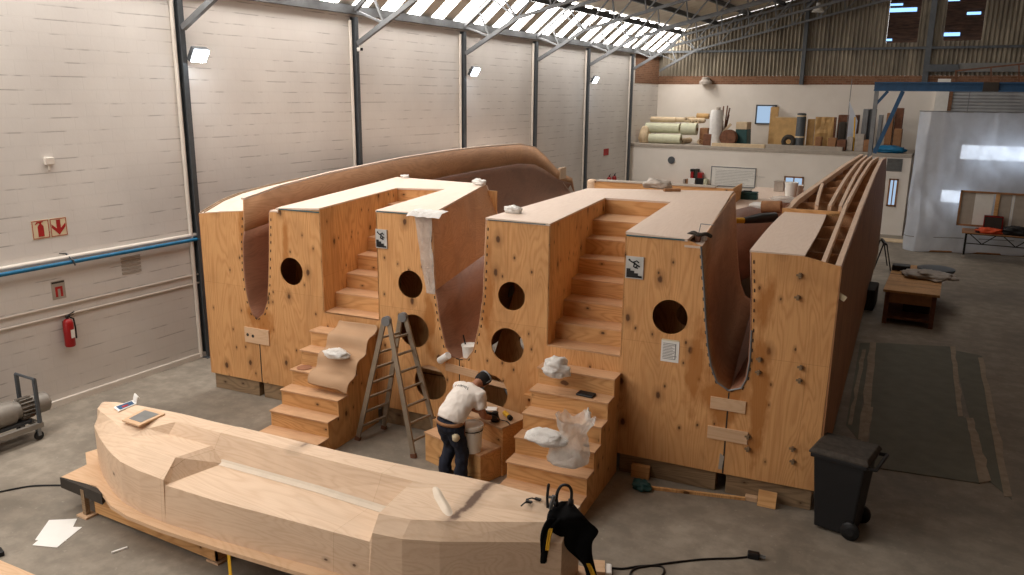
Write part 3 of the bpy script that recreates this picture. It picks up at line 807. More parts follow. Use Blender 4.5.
MB().loft(sec).build('hull_lining', M['brown_ply'], D_, smooth=True, solid=.02)
MB().prism([(5.9, 4.33), (8.4, 5.18), (8.4, 5.20), (5.9, 4.35)], lambda a, b, d: (a, b, d), .3, 3.58).build('back_panel', M['ply_side'], D_)
MB().loft([[(9.44 - .085 * w, w, 1.525), (9.42 + max(0, w - 4) * .079, w, 1.525)] for w in (0, 2, 4, 5.15, 8, 11, 14)]).build('slot_bottom', M['lining_red'], D_, solid=.02)
m = MB().prism([(5.04, 1.13), (5.62, 1.08), (5.62, 1.20), (5.04, 1.26)], ufn, -.02, 0).build('joining_plate', M['plugbase'], D_)
MB().prism([(4.48, 1.10), (6.22, .97), (6.22, 1.05), (4.48, 1.18)], ufn, .03, .055).build('batten', M['plugbase'], D_)
m = MB()
for u0, z0 in ((6.42, .93), (6.44, .72)): m.box(u0, -.07, z0, u0 + .12, 0, z0 + .05); 
m.build('cleat', M['ply_step'], D_)

# ---- outer hull block with the open framing
F_ = mould('hull_mould', 'plywood hull block with open pale stringers on top, behind the black wheelie bin', group='plywood hull moulds')
MB().prism([(9.43, .30), (10.63, .31), (10.65, 3.36), (10.21, 3.455)] + S3R[::-1], ufn, 0, .02).build('front_panel', M['ply'], F_)
zo = lambda w: interp([(0, 3.35), (4, 3.62), (8, 3.83), (11.4, 3.90), (15, 3.72), (16.4, 3.2), (17.6, 2.4), (18.6, .32)], w)
zi = lambda w: interp([(0, 3.44), (3.95, 3.47), (4.0, 3.57), (8, 3.66), (11.4, 3.74), (15, 3.78)], w)
uo = lambda w: 10.655 + .030 * w
ui = lambda w: 9.56 + max(0, w - 4) * .079
WF = [0, 1, 2, 3, 4, 5, 6, 7, 8, 9.5, 11.4, 13, 15, 16.4, 17.6, 18.6]
MB().loft([[(uo(w), w, .30), (uo(w), w, zo(w))] for w in WF]).build('outer_side', M['outer'], F_, solid=.02)
WI = [0, 1, 2, 3, 3.95, 4.0, 5, 6, 7, 8, 9.5, 11.4, 13, 15]
MB().loft([[(a + ui(w) - 9.56, w, 1.53 + (z - 1.53) * (zi(w) - 1.53) / 1.92) for a, z in S3R] for w in WI]).build('hull_lining', M['lining_red'], F_, smooth=True, solid=.02)
MB().grid(lambda a, b: (9.545 + .675 * b + .03 * math.sin(a * pi) * b, a * 3.95, 3.46 + .035 * math.sin(a * pi)), 12, 1).build('cover_panel', M['deck'], F_, solid=.025)


def stringer(name, fn, w0, w1, wd=.055, ht=.11, n=14, lift=.02):
    secs = []
    for i in range(n + 1):
        w = lerp(w0, w1, i / n); f = fn(w); u = lerp(ui(w), uo(w), f); z = lerp(zi(w), zo(w), f) + lift
        secs.append([(u - wd / 2, w, z - ht), (u + wd / 2, w, z - ht), (u + wd / 2, w, z), (u - wd / 2, w, z)])
    return MB().loft(secs, closed=True, caps=True).build(name, M['stringer'], F_)
stringer('stringer', lambda w: .03, 3.97, 15, wd=.09, lift=.03)
stringer('stringer', lambda w: lerp(.40, .10, (w - 4) / 3.2), 4.0, 7.2)
stringer('stringer', lambda w: lerp(.57, .22, (w - 4) / 11), 4.0, 15)
stringer('stringer', lambda w: lerp(.71, .42, (w - 4) / 11), 4.0, 15)
stringer('stringer', lambda w: lerp(.80, .68, w / 15), .02, 15, n=22)
stringer('stringer', lambda w: lerp(.965, .96, w / 15), .02, 15, wd=.07, n=22)
for w in (.95, 1.85, 2.8, 3.95, 5.0, 6.1, 7.2, 8.4, 9.7, 11.0, 12.5, 14, 15):
    a = ui(w) + .03; c = uo(w) - .02
    MB().prism([(a + .08, .6), (c, .4), (c, zo(w) - .07), (lerp(a, c, .5), lerp(zi(w), zo(w), .5) - .08), (a, zi(w) - .08)], lambda p, q, d: (p, d, q), w, w + .02).build('frame', M['brown_ply'], F_)
MB().box(9.50, 3.95, 3.44, 10.42, 4.00, 3.53).build('crossbar', M['ply_step'], F_)
for (a, c, d, e) in ((9.19, 1.24, 9.66, 1.41), (9.18, .80, 9.72, .98)):
    MB().box(a, -.022, c, d, 0, e).build('joining_plate', M['plugbase'], F_)
MB().prism([(9.36, .36), (9.41, .36), (9.43, .56), (9.37, .60)], ufn, -.006, 0).build('tape_scrap', M['greyboard'], F_)
MB().prism([(9.415, .31), (9.435, .31), (9.435, 1.50), (9.415, 1.50)], ufn, -.003, 0).build('seam', M['edge'], F_)
MB().prism([(1.235, .31), (1.255, .31), (1.255, 1.04), (1.235, 1.04)], ufn, -.003, 0).build('seam', M['edge'], A_)
MB().prism([(5.275, .31), (5.292, .31), (5.292, 1.34), (5.275, 1.34)], ufn, -.003, 0).build('seam', M['edge'], D_)
MB().obox((10.70, .05, 2.62 + .35), (.10, .012, .07), ry(.5)).build('tape_tab', M['signcream'], F_)
for u0, z0 in ((10.18, 3.21), (10.18, 2.92), (10.30, 2.0), (10.30, 1.82), (9.78, 2.03), (9.78, 1.85), (10.30, .86), (10.32, .68), (9.72, .92), (9.73, .74)):
    MB().box(u0 - .04, -.03, z0 - .012, u0 + .04, 0, z0 + .012).box(u0 - .012, -.05, z0 - .03, u0 + .02, 0, z0 + .03).build('wood_cleat', M['lumber'], F_)

# ---- dashes (staples) along the slot rims
def rim(curve, root, off, mat):
    pts = []
    for (a, c), (d, e) in zip(curve, curve[1:]):
        L = math.hypot(d - a, e - c); n = max(1, int(L / .12))
        for i in range(n): pts.append((lerp(a, d, i / n) + off, lerp(c, e, i / n), math.atan2(e - c, d - a)))
    for (x, z, an) in pts: MB().obox((x, -.004, z), (.045, .008, .014), Matrix.Rotation(-an, 3, 'Y')).build('staple', mat, root)
rim(S1L, A_, -.035, M['edge']); rim(S1R, B_, .035, M['edge']); rim(S2L, B_, -.035, M['edge'])
rim(S2R, D_, .035, M['edge']); rim(S3L, D_, -.03, M['edge']); rim(S3R, F_, .035, M['edge'])
b = MB()
b.tube([(a - .012, -.006, z) for a, z in S3L[::-1]] + [(a + .012, -.006, z) for a, z in S3R[1:5]], .013, 6)
b.build('edge_seal', M['steel'], D_)

# ---- lower bridge behind the stair blocks
G_ = mould('bridge_deck', 'low plywood bridge deck behind the stair blocks, carrying buckets and a teal box', 'bridge deck')
gp_ = [(4.6, 5.6), (8.02, 5.75), (8.06, 6.6), (8.25, 7.5), (8.62, 8.8), (9.05, 10.2), (9.15, 12.2), (7.95, 12.2), (7.95, 8.3), (4.5, 8.3)]
MB().prism(gp_, lambda a, b, d: (a, b, d), 2.97, 3.0).build('deck', M['deck'], G_)
MB().loft([[(a, b, 3.0), (a + .25, b, 2.2), (a + .5, b, 1.6)] for a, b in gp_[1:7]]).build('hull_lining', M['lining_red'], G_, smooth=True, solid=.02)
MB().loft([[(4.7, 5.7, 0), (7.8, 5.9, 0), (8.3, 12.1, 0), (8.0, 12.1, 0), (7.6, 8.2, 0), (4.6, 8.2, 0)], [(4.7, 5.7, 2.97), (7.8, 5.9, 2.97), (8.3, 12.1, 2.97), (8.0, 12.1, 2.97), (7.6, 8.2, 2.97), (4.6, 8.2, 2.97)]], closed=True).build('base_wall', M['ply_side'], G_)
MB().box(4.55, 8.0, 3.0, 8.0, 8.03, 3.37).box(7.97, 8.03, 3.0, 8.0, 9.3, 3.37).build('upstand', M['ply_step'], G_)
MB().box(4.75, 7.96, 3.37, 7.6, 8.30, 3.395).build('upstand_cap', M['greyboard'], G_)
MB().lathe([(.0, 3.0), (.13, 3.0), (.13, 3.36), (.09, 3.40), (0, 3.41)], (4.62, 8.1, 0), 14).build('end_post', M['plug'], G_, smooth=True)

# ---- timber bearers
def bearer(u0, u1, label, w0=.04, w1=.26, h=.30):
    o = MB().box(u0, w0, 0, u1, w1, h).build('timber_bearer', M['lumber'], bevel=.008, loc=tuple(MO))
    o.rotation_euler = (0, 0, PHI); return tag(o, label, 'timber', 'timber bearers under the moulds')
bearer(.08, 1.13, 'old timber bearer on the floor under the narrow block nearest the wall')
bearer(1.24, 2.58, 'old timber bearer running behind the paper-covered lower steps')
bearer(7.93, 9.33, 'old timber bearer beside the lower steps with the plastic bag')
bearer(9.47, 10.60, 'old timber bearer behind the black wheelie bin')
bearer(3.78, 6.7, 'dark timber bearer under the middle of the moulds, behind the ladder')


# ---- lower flights standing in front
FW = [-1.62, -1.36, -1.09, -.83, -.57, -.30]
def flight(u0, u1, label):
    r = thing('staircase', label, 'staircase', tuple(MO), PHI, 'lower plywood flights')
    out = [(FW[0] + .02, 0)]
    for i, w in enumerate(FW): out += [(w + .02, .257 * i), (w + .02, .257 * (i + 1) - .022)]
    out += [(0, .257 * 6 - .022), (0, 0)]
    for u in (u0, u1 - .02):
        MB().prism(out[1:], lambda a, b, d: (d, a, b), u, u + .02).build('side_panel', M['ply_side'], r)
    for i, w in enumerate(FW):
        e = FW[i + 1] + .02 if i < 5 else 0
        MB().box(u0 - .01, w - .005, .257 * (i + 1) - .022, u1 + .01, e, .257 * (i + 1)).build('tread', M['tread'], r)
        MB().box(u0 + .02, w + .02, .257 * i, u1 - .02, w + .04, .257 * (i + 1) - .022).build('riser', M['ply_step'], r)
    return r
flight(2.62, 3.73, 'lower plywood stairs nearer the wall, partly covered with brown paper')
flight(6.74, 7.90, 'lower plywood stairs holding plastic bags, beside the bending worker')
# brown paper
pp = [(-.03, 1.70), (-.045, 1.575), (-.28, 1.562), (-.335, 1.50), (-.35, 1.33), (-.40, 1.305), (-.55, 1.30), (-.615, 1.24), (-.635, 1.08), (-.70, 1.05), (-.82, 1.045), (-.90, .98), (-.92, .86)]
g = MB().loft([[(u, w - .02 - .02 * math.sin(5 * t + k * .4), z + .014 - (.07 * max(0, t - .8) / .2) * (k / 12) + .010 * abs(math.sin(6 * u + k * .5))) for t, u in [(t / 10, lerp(3.02, 3.80, t / 10)) for t in range(11)]] for k, (w, z) in enumerate(pp)])
o = g.build('paper_runner', M['brownpaper'], smooth=True, solid=.004, sub=1, loc=tuple(MO)); o.rotation_euler = (0, 0, PHI)
tag(o, 'sheet of brown kraft paper draped down the upper steps of the lower stairs', 'paper sheet')

# ---- notices on the mould faces
def notice(u0, z0, u1, z1, label, var):
    r = thing('warning_notice', label, 'notice', tuple(MO), PHI, 'stair warning notices')
    MB().box(u0, -.02, z0, u1, 0, z1).build('plate', M['notice'], r)
    W, H = u1 - u0, z1 - z0; f = lambda a, b, d: (u0 + a * W, d, z0 + b * H)
    MB().prism([(.06, .05), (.94, .05), (.94, .14), (.72, .16), (.72, .26), (.5, .26), (.5, .36), (.28, .36), (.28, .45), (.06, .45)], f, -.024, -.02).build('stair_symbol', M['black'], r)
    b = MB(); P3 = lambda a, c: Vector(f(a, c, -.022))
    for pts in ([(.25, .80), (.5, .70), (.66, .62)], [(.5, .70), (.44, .55), (.60, .50)], [(.66, .62), (.8, .56)], [(.40, .74), (.62, .82), (.74, .74)], [(.66, .62), (.58, .52), (.7, .48)]):
        b.tube([P3(*q) for q in pts], .010, 5)
    b.prism([(.2 + .06 * math.cos(k), .84 + .05 * math.sin(k)) for k in [j * 2 * pi / 10 for j in range(10)]], f, -.024, -.02)
    b.build('falling_figure', M['black'], r)
notice(3.795, 3.00, 4.005, 3.30, 'white stair warning notice with falling figure, on the stair block nearer the wall', 0)
notice(7.91, 2.94, 8.16, 3.25, 'white stair warning notice with falling figure, on the stair block farther from the wall', 1)
r = thing('paper_notice', 'printed white paper sheet fixed below the round hole beside the farther stairs', 'paper notice', tuple(MO), PHI)
MB().box(8.465, -.006, 1.81, 8.715, 0, 2.12).build('sheet', M['paper'], r)
b = MB()
for j in range(11): b.box(8.49, -.008, 1.85 + j * .022, 8.49 + random.uniform(.13, .2), -.006, 1.857 + j * .022)
b.box(8.66, -.008, 1.86, 8.672, -.006, 2.07)
b.build('printed_lines', M['grey'], r)
b = MB(); b.box(8.47, -.008, 2.115, 8.71, -.005, 2.135); b.build('tape', M['signcream'], r)
# ================================================================ THE PALE PLUG BOAT ON ITS BASE
PB = thing('boat_plug', 'long pale plywood boat plug on a base board, black jacket clamped on its end', 'boat plug', (-6.5, 6.2, 0))
def PO(lst): return [(x + 6.5, y - 6.2, z) for x, y, z in lst]
ZF = .43
SECS = [  # x, yb, (yc,zc), (yt,zt), (y3,z3), (y4,z4), y5, optional x of the chine / top / floor points
    (-9.92, 6.19, (6.19, .98), (6.21, 1.14), (6.25, 1.17), (6.28, 1.20), 6.33),
    (-9.78, 6.05, (6.05, .98), (6.16, 1.15), (6.24, 1.18), (6.30, 1.20), 6.40),
    (-9.40, 5.85, (5.86, .98), (6.06, 1.15), (6.20, 1.19), (6.32, 1.20), 6.48),
    (-8.95, 5.66, (5.67, .985), (5.92, 1.14), (6.08, 1.18), (6.32, 1.20), 6.54),
    (-8.74, 5.59, (5.60, .985), (5.85, 1.135), (6.10, 1.15), (6.34, 1.20), 6.57),
    (-8.50, 5.52, (5.53, .985), (5.80, 1.13), (6.24, 1.07), (6.36, 1.20), 6.59),
    (-8.10, 5.47, (5.49, .98), (5.76, 1.125), (6.28, 1.06), (6.39, 1.20), 6.61),
    (-7.72, 5.46, (5.49, .975), (5.76, 1.12), (6.30, 1.055), (6.41, 1.20), 6.64, (-7.66, -7.77, -7.78)),
    (-7.65, 5.46, (5.50, .905), (5.56, .908), (6.24, .90), (6.42, 1.20), 6.66, (-7.655, -7.645, -7.52)),
    (-6.90, 5.51, (5.55, .895), (5.585, .90), (6.29, .895), (6.46, 1.20), 6.71),
    (-6.05, 5.60, (5.64, .89), (5.675, .895), (6.34, .89), (6.50, 1.20), 6.76),
    (-4.86, 5.74, (5.77, .88), (5.80, .885), (6.36, .885), (6.58, 1.20), 6.88, (-4.84, -4.85, -5.06)),
    (-4.80, 5.75, (5.76, 1.00), (5.91, 1.14), (6.48, 1.15), (6.60, 1.20), 6.90, (-4.79, -4.82, -4.90)),
    (-4.46, 5.81, (5.82, 1.00), (5.98, 1.14), (6.45, 1.155), (6.66, 1.20), 6.95),
    (-4.10, 5.96, (5.97, 1.00), (6.14, 1.145), (6.50, 1.155), (6.71, 1.20), 6.99),
    (-3.30, 6.41, (6.42, 1.00), (6.57, 1.15), (6.74, 1.16), (6.86, 1.20), 7.01),
    (-3.02, 6.56, (6.57, 1.00), (6.73, 1.15), (6.82, 1.16), (6.90, 1.20), 7.01),
]
secs = []
for row in SECS:
    x, yb, c, t_, p3, p4, y5 = row[:7]; x1, x2, x3 = row[7] if len(row) > 7 else (x, x, x)
    secs.append(PO([(x1, yb, ZF), (x1, *c), (x2, *t_), (x3, *p3), (x, *p4), (x, y5, 1.20), (x, y5, ZF)]))
MB().loft(secs, closed=True, caps=True).build('hull', M['plug'], PB)
f = MB()
f.loft([PO([(s[0], s[4][0] - .07, s[4][1] + .002), (s[0], s[4][0] - .005, s[4][1] + .016), (s[0], s[4][0] + .018, s[4][1] + .04)]) for s in [r[:7] for r in SECS[8:12]]])
f.build('filler_fillet', M['filler'], PB, solid=.006)
def ridge(a, b):
    x = lerp(-4.10, -4.60, a); y = lerp(6.22, 6.64, a); q = (b - .5) * .26
    x += q * .64; y += q * .77
    base = 1.14 + .02 * min(1, max(0, (y - 6.0) / .45)) + .045 * max(0, (y - 6.48) / .22)
    prof_ = math.exp(-((b - .42) / .16) ** 2) * min(1, 4 * a, 4 * (1 - a) + .2)
    return PO([(x, y, min(base, 1.2) - .012 + .04 * prof_)])[0]
MB().grid(ridge, 14, 16).build('filler_ridge', M['filler'], PB, smooth=True)
bo = [(-9.83, 5.55), (-9.2, 5.62), (-8.9, 5.52), (-8.6, 5.40), (-8.2, 5.34), (-7.6, 5.34), (-6.7, 5.40), (-5.6, 5.50), (-4.9, 5.60), (-4.2, 5.82), (-3.3, 6.30), (-2.85, 6.58), (-2.85, 7.12), (-6, 6.98), (-9.5, 6.66), (-10.2, 6.36), (-10.24, 6.16), (-9.88, 5.94)]
MB().prism([(x + 6.5, y - 6.2) for x, y in bo], lambda a, b, d: (a, b, d), ZF - .05, ZF).build('base_board', M['plugbase'], PB)
MB().prism([(x + 6.5, y - 6.2) for x, y in ((-9.84, 5.535), (-8.95, 5.52), (-9.0, 5.60), (-9.80, 5.60))], lambda a, b, d: (a, b, d), ZF - .15, ZF - .004).build('dark_rail', M['edge'], PB)
s = MB()
s.box(-9.25 + 6.5, 5.60 - 6.2, .05, -7.0 + 6.5, 5.63 - 6.2, ZF - .05)
s.box(-7.02 + 6.5, 5.60 - 6.2, .05, -7.0 + 6.5, 6.4 - 6.2, ZF - .05); s.box(-9.25 + 6.5, 6.5 - 6.2, .05, -3 + 6.5, 6.53 - 6.2, ZF - .05)
s.box(-5.2 + 6.5, 5.75 - 6.2, .05, -5.17 + 6.5, 6.5 - 6.2, ZF - .05)
s.build('skirt', M['ply_step'], PB)
for x, y in ((-9.36, 5.55), (-7.08, 5.68), (-5.2, 5.9), (-3.3, 6.6), (-9.4, 6.35), (-6.2, 6.6)):
    l = MB().box(x - .035 + 6.5, y - .03 - 6.2, .025, x + .035 + 6.5, y + .03 - 6.2, ZF - .05).build('leg', M['lumber'], PB)
    MB().box(x - .10 + 6.5, y - .08 - 6.2, 0, x + .10 + 6.5, y + .08 - 6.2, .025).build('foot_pad', M['plugbase'], l)
p = onz(230.5, 551, .38)
o = MB().box(p.x - .025, p.y - .03, .0, p.x + .025, p.y - .024, .40).box(p.x - .025, p.y - .12, 0, p.x + .025, p.y - .03, .006).build('tape_strip', M['yellow']); tag(o, 'yellow tape strip hanging from the edge of the base board to the floor', 'tape')

# prints on the plug
def sheetpoly(name, label, cat, pts, z, mat, th=.008, group=None):
    q = [onz(px, py, z) for px, py in pts]
    c = sum(q, Vector()) / len(q)
    t_ = thing(name, label, cat, (c.x, c.y, z - th), 0, group)
    MB().prism([(a.x - c.x, a.y - c.y) for a in q], lambda a, b, d: (a, b, d), 0, th).build('sheet', mat, t_)
    return t_, c, [(a.x - c.x, a.y - c.y) for a in q]
t_, c, q = sheetpoly('magazine', 'small colour magazine at the narrow tip of the boat plug', 'magazine', [(113.5, 407), (133, 400), (136.5, 403.5), (118.5, 411)], 1.215, M['paper'], .014)
ins = lambda q, s, dx=0, dy=0: [(a * s + dx, b * s + dy) for a, b in q]
MB().prism(ins(q, .8), lambda a, b, d: (a, b, d), .014, .016).build('picture', M['blue'], t_)
MB().prism(ins(q, .3, .02, -.02), lambda a, b, d: (a, b, d), .016, .018).build('red_mark', M['redsign'], t_)
MB().grid(lambda a, b: (lerp(q[1][0], q[2][0], a) + .05 * b, lerp(q[1][1], q[2][1], a) + .02 * b, .016 + .10 * math.sin(b * 2.2)), 3, 6).build('curled_cover', M['paper'], t_, smooth=True, solid=.003)
t_, c, q = sheetpoly('framed_print', 'tan board with a grey textured centre lying on the boat plug', 'board', [(122, 420), (145, 408), (165, 413.5), (139, 425.5)], 1.222, M['plugbase'], .022)
MB().prism(ins(q, .70, .0, .01), lambda a, b, d: (a, b, d), .022, .025).build('grey_centre', M['grey'], t_)
# papers on the floor
sheetpoly('paper_sheet', 'white paper sheet on the floor, underneath the other', 'paper sheet', [(49, 520), (77, 518.6), (66, 541), (35, 539.8)], .004, M['paper'], .004, 'paper sheets on the floor')
sheetpoly('paper_sheet', 'white paper sheet on the floor, lying over the other', 'paper sheet', [(54, 526.5), (82, 527), (57, 547.4), (32.4, 545)], .008, M['paper'], .004, 'paper sheets on the floor')
a = onz(112, 553.5); b_ = onz(127.5, 548)
o = MB().bar(a + Vector((0, 0, .01)), b_ + Vector((0, 0, .01)), .025, .02).build('wood_strip', M['paper']); tag(o, 'thin pale strip lying on the floor in front of the plug', 'strip')
t_, c, q = sheetpoly('plywood_sheet', 'corner of a plywood sheet on the floor at the bottom edge', 'plywood sheet', [(-14, 555), (0, 560), (38, 576), (60, 600), (-30, 620)], .06, M['plugbase'], .06)
p = onz(2, 555); o = MB().bar((p.x - .1, p.y + .02, .03), (p.x + .04, p.y - .02, .03), .06, .06).build('tool_case', M['black'], bevel=.01); tag(o, 'small black case beside the cut-off plywood sheet', 'case')


def cable(name, label, pts, r=.012, mat='black'):
    o = MB().tube([onz(x, y, 0) + Vector((0, 0, r)) for x, y in pts], r, 6).build(name, M[mat], smooth=True)
    return tag(o, label, 'cable')
def smooth_pts(pts, n=6):
    res = []
    for i in range(len(pts) - 1):
        p0 = pts[max(i - 1, 0)]; p1 = pts[i]; p2 = pts[i + 1]; p3 = pts[min(i + 2, len(pts) - 1)]
        for k in range(n):
            t = k / n
            res.append(tuple(.5 * ((2 * b) + (-a + c) * t + (2 * a - 5 * b + 4 * c - d) * t * t + (-a + 3 * b - 3 * c + d) * t ** 3) for a, b, c, d in zip(p0, p1, p2, p3)))
    return res + [tuple(pts[-1])]
cable('power_cable', 'dark cable on the floor running to the base board of the plug', smooth_pts([(-6, 494), (18, 489), (36, 486.5), (64, 486)]))
cable('extension_cable', 'black cable looping across the floor beside the hanging jacket', smooth_pts([(606, 568), (622, 569.5), (640, 567), (660, 567), (664, 573), (655, 580), (632, 578), (634, 570), (654, 566), (680, 562.5), (705, 560), (735, 559), (752, 557)]))
p = onz(755, 558); t_ = thing('cable_plug', 'black plug lying at the end of the floor cable', 'plug', tuple(p), .2)
MB().box(-.09, -.05, 0, .05, .05, .07).build('body', M['black'], t_, bevel=.015); MB().tube([(.05, .02, .04), (.12, .02, .03)], .012).tube([(.05, -.02, .04), (.12, -.02, .03)], .012).build('pin', M['steel'], t_)
p = onz(603, 573); t_ = thing('wood_offcut', 'pale wood offcut with white wrapping on the floor under the jacket', 'offcut', tuple(p), .4)
MB().box(-.16, -.12, 0, .02, .12, .09).build('block', M['plugbase'], t_); MB().box(.02, -.1, 0, .10, .1, .07).build('wrap', M['paper'], t_, bevel=.015)

# ================================================================ JACKET AND CLAMP ON THE END OF THE PLUG
jb = Vector((-3.28, 6.58, 1.15)); jd = Vector((.87, .49, 0)).normalized(); jn = Vector((jd.y, -jd.x, 0))
def JP(px, py, off=.04): return onplane(px, py, jb + jn * off, jn)
JK = thing('jacket', 'black jacket with yellow trim hanging over the end of the pale plug', 'jacket', tuple(Vector((-3.1, 6.7, 1.15))))
def jl(v): return Vector(v) - Vector((-3.1, 6.7, 1.15))
def cloth(name, rows, mat, parent, off=.05, thick=.02, ripple=.018):
    """rows of (left px, right px, y): cloth hanging in front of the end of the plug"""
    secs = []; n = 8
    for k, (xl, xr, y) in enumerate(rows):
        sec = []
        for i in range(n + 1):
            t = i / n
            o_ = off + ripple * math.sin(7 * t + k * .9) + .012 * math.sin(15 * t + k * 2.1)
            sec.append(jl(JP(lerp(xl, xr, t), y, o_)))
        secs.append(sec)
    return MB().loft(secs).build(name, mat, parent, smooth=True, solid=thick, sub=1)
rows = [(562, 570, 501), (556, 574, 505), (549, 578, 510), (547, 583, 515), (546.5, 587, 519), (546, 590, 522.5), (546, 596, 527), (549, 600, 531), (560, 597, 536), (563, 592.5, 541), (565, 592, 547), (569, 592, 552), (577, 593, 558), (583, 594, 564), (586, 596, 572), (588, 598, 580)]
secs = []
for k, (xl, xr, y) in enumerate(rows):
    sec = []
    for i in range(11):
        t = i / 10; rp = .016 * math.sin(8 * t + k * .8) + .012 * math.sin(17 * t + k * 1.7)
        if y < 520: q = onz(lerp(xl, xr, t), y, 1.262 + rp + (.02 if 0 < i < 10 else 0))
        else: q = JP(lerp(xl, xr, t), y, .07 + rp)
        sec.append(jl(q))
    secs.append(sec)
MB().loft(secs).build('body', M['blackcloth'], JK, smooth=True, solid=.03, sub=1)
cloth('sleeve', [(548, 562, 518), (544, 556, 524), (541, 553, 531), (540, 550, 539), (540.5, 548, 548), (540, 548, 558), (541, 547, 564)], M['blackcloth'], JK, .13, .035, .01)
cloth('yellow_trim', [(549, 553, 528), (547.5, 551.5, 535), (546, 550, 543), (545.5, 549, 551)], M['yellow'], JK, .175, .008, .003)
cloth('yellow_trim', [(586, 590, 563), (589, 594, 570), (592, 597, 578)], M['yellow'], JK, .13, .008, .004)
c = onz(552, 509, 1.30)
CL_ = thing('ear_defenders', 'black ear defenders standing on the jacket at the end of the plug', 'ear defenders', tuple(c), .5)
CL_.scale = (.72, .72, .72)
MB().tube(smooth_pts([(.06, .04, .05), (.07, .05, .22), (.13, .06, .33), (.22, .05, .34), (.27, .04, .26), (.27, .03, .12)]), .022, 8).build('headband', M['black'], CL_, smooth=True)
MB().lathe([(.0, -.03), (.05, -.03), (.065, 0), (.05, .04), (0, .045)], (.05, .04, .08), 14, ry(1.4)).build('ear_cup', M['bin'], CL_, smooth=True)
MB().lathe([(.0, -.03), (.05, -.03), (.06, 0), (.05, .04), (0, .045)], (.26, .03, .09), 14, ry(1.7)).build('ear_cup', M['bin'], CL_, smooth=True)
MB().tube(smooth_pts([(-.06, .0, .02), (-.07, .02, .16), (-.06, .03, .30), (-.05, .03, .38)]), [.02] * 12 + [.022, .022, .022, .022, .02, .014, .006], 8).build('clamp_handle', M['black'], CL_, smooth=True)
MB().bar((-.06, .02, .18), (.05, .03, .16), .03).bar((-.03, 0, 0), (.03, .02, .2), .045).build('hinge', M['steel'], CL_)
for (x0, y0, x1, y1), l in (((521, 506, 529, 502.5), 'small dark clip on the plug, nearer its cut edge'), ((526, 499.5, 538, 500), 'small dark clip on the plug, beside the black ear defenders')):
    a = onz(x0, y0, 1.212); b_ = onz(x1, y1, 1.212)
    o = MB().tube([a, (a + b_) / 2 + Vector((0, 0, .02)), b_], .008, 6).obox(b_ + Vector((0, 0, .01)), (.07, .03, .02)).build('clip', M['black']); tag(o, l, 'clip', 'small clips on the plug')

# ================================================================ LADDER
L1, L2, R1 = [mz(*p, 0) for p in ((357.5, 440), (383.5, 429), (414, 458))]
L2.y = min(L2.y, -.10); R2 = R1 + (L2 - L1)
LD = thing('step_ladder', 'weathered aluminium folding ladder standing against the mould between the stairs', 'ladder', tuple(MO), PHI)
def topof(a, b, px, py):
    m = (a + b) / 2; w = m2w(m.x, m.y, 0); n = Vector((w.x, w.y, 0)).normalized()
    q = w2m(onplane(px, py, w, n)); return q
T1 = topof(L1, R1, 386.5, 321); T2 = topof(L2, R2, 403, 317)
def rail(a, t):
    d = (t - a); k = a + d * .42 + Vector((0, 0, 0))
    return MB().bar(a, t, .035, .075, up=(1, 0, 0)).build('rail', M['alu'], LD)
for a, t in ((L1, T1 + Vector((-.05, 0, -.03))), (R1, T1 + Vector((.05, 0, -.03))), (L2, T2 + Vector((-.05, 0, -.03))), (R2, T2 + Vector((.05, 0, -.03)))):
    r = rail(a, t); d = (t - a).normalized()
    MB().bar(a, a + d * .07, .05, .09, up=(1, 0, 0)).build('foot', M['rust'], r)
for (a, b, t1, t2) in ((L1, L2, T1, T2), (R1, R2, T1, T2)):
    for k in range(7):
        f = .12 + k * .125
        MB().bar(a.lerp(t1, f), b.lerp(t2, f), .035, .03).build('rung', M['alu'], LD)
for t in (T1, T2):
    MB().lathe([(0, -.035), (.075, -.035), (.075, .035), (0, .035)], tuple(t), 14, rx(pi / 2)).build('hinge', M['steel'], LD)

# ================================================================ WORK BENCH UNIT, TOOLS
BN = thing('step_bench', 'plywood step bench the worker leans on, between the two lower stairs', 'bench', tuple(m2w(5.18, -.90, 0)), PHI + math.radians(-18))
MB().box(0, 0, 0, 1.17, .42, .44).build('lower_box', M['ply_step'], BN)
MB().box(-.01, -.015, .44, 1.18, .43, .465).build('lower_tread', M['tread'], BN)
MB().box(.40, .42, 0, 1.20, .92, .76).build('upper_box', M['ply_step'], BN)
MB().box(.36, .35, .76, 1.24, .93, .785).build('upper_top', M['brownpaper'], BN)
MB().box(-.3, .42, 0, .40, .8, .42).box(-.31, .42, .42, .40, .81, .44).build('side_box', M['ply_step'], BN)
def bnw(x, y, z):
    a = PHI + math.radians(-18); p = m2w(5.18, -.90, 0)
    return Vector((p.x + x * math.cos(a) - y * math.sin(a), p.y + x * math.sin(a) + y * math.cos(a), z))


def bucket(loc, label, h=.36, r=.15, mat='white', handle=True, group=None, rimdark=False):
    b = thing('bucket', label, 'bucket', tuple(loc), 0, group)
    MB().lathe([(0, .0), (r * .84, 0), (r, h), (r * 1.06, h), (r * 1.06, h * .93), (r * 1.01, h * .92)], (0, 0, 0), 24, caps=False).build('pail', M[mat], b, smooth=True, solid=.006)
    MB().lathe([(0, h * .97), (r * .98, h * .97), (r * .97, h * .9), (0, h * .9)], (0, 0, 0), 24).build('contents', M['white'], b)
    if rimdark: MB().lathe([(r * 1.01, h * .80), (r * 1.03, h * .80), (r * 1.03, h * .84), (r * 1.01, h * .84)], (0, 0, 0), 24, caps=False).build('band', M['black'], b)
    if handle: MB().tube([(r * 1.06 * math.cos(a), r * .5 * math.sin(a) - r * .5, h * .9 - r * .75 * math.sin(a)) for a in [pi * j / 12 for j in range(13)]], .006, 5).build('handle', M['steel'], b)
    return b
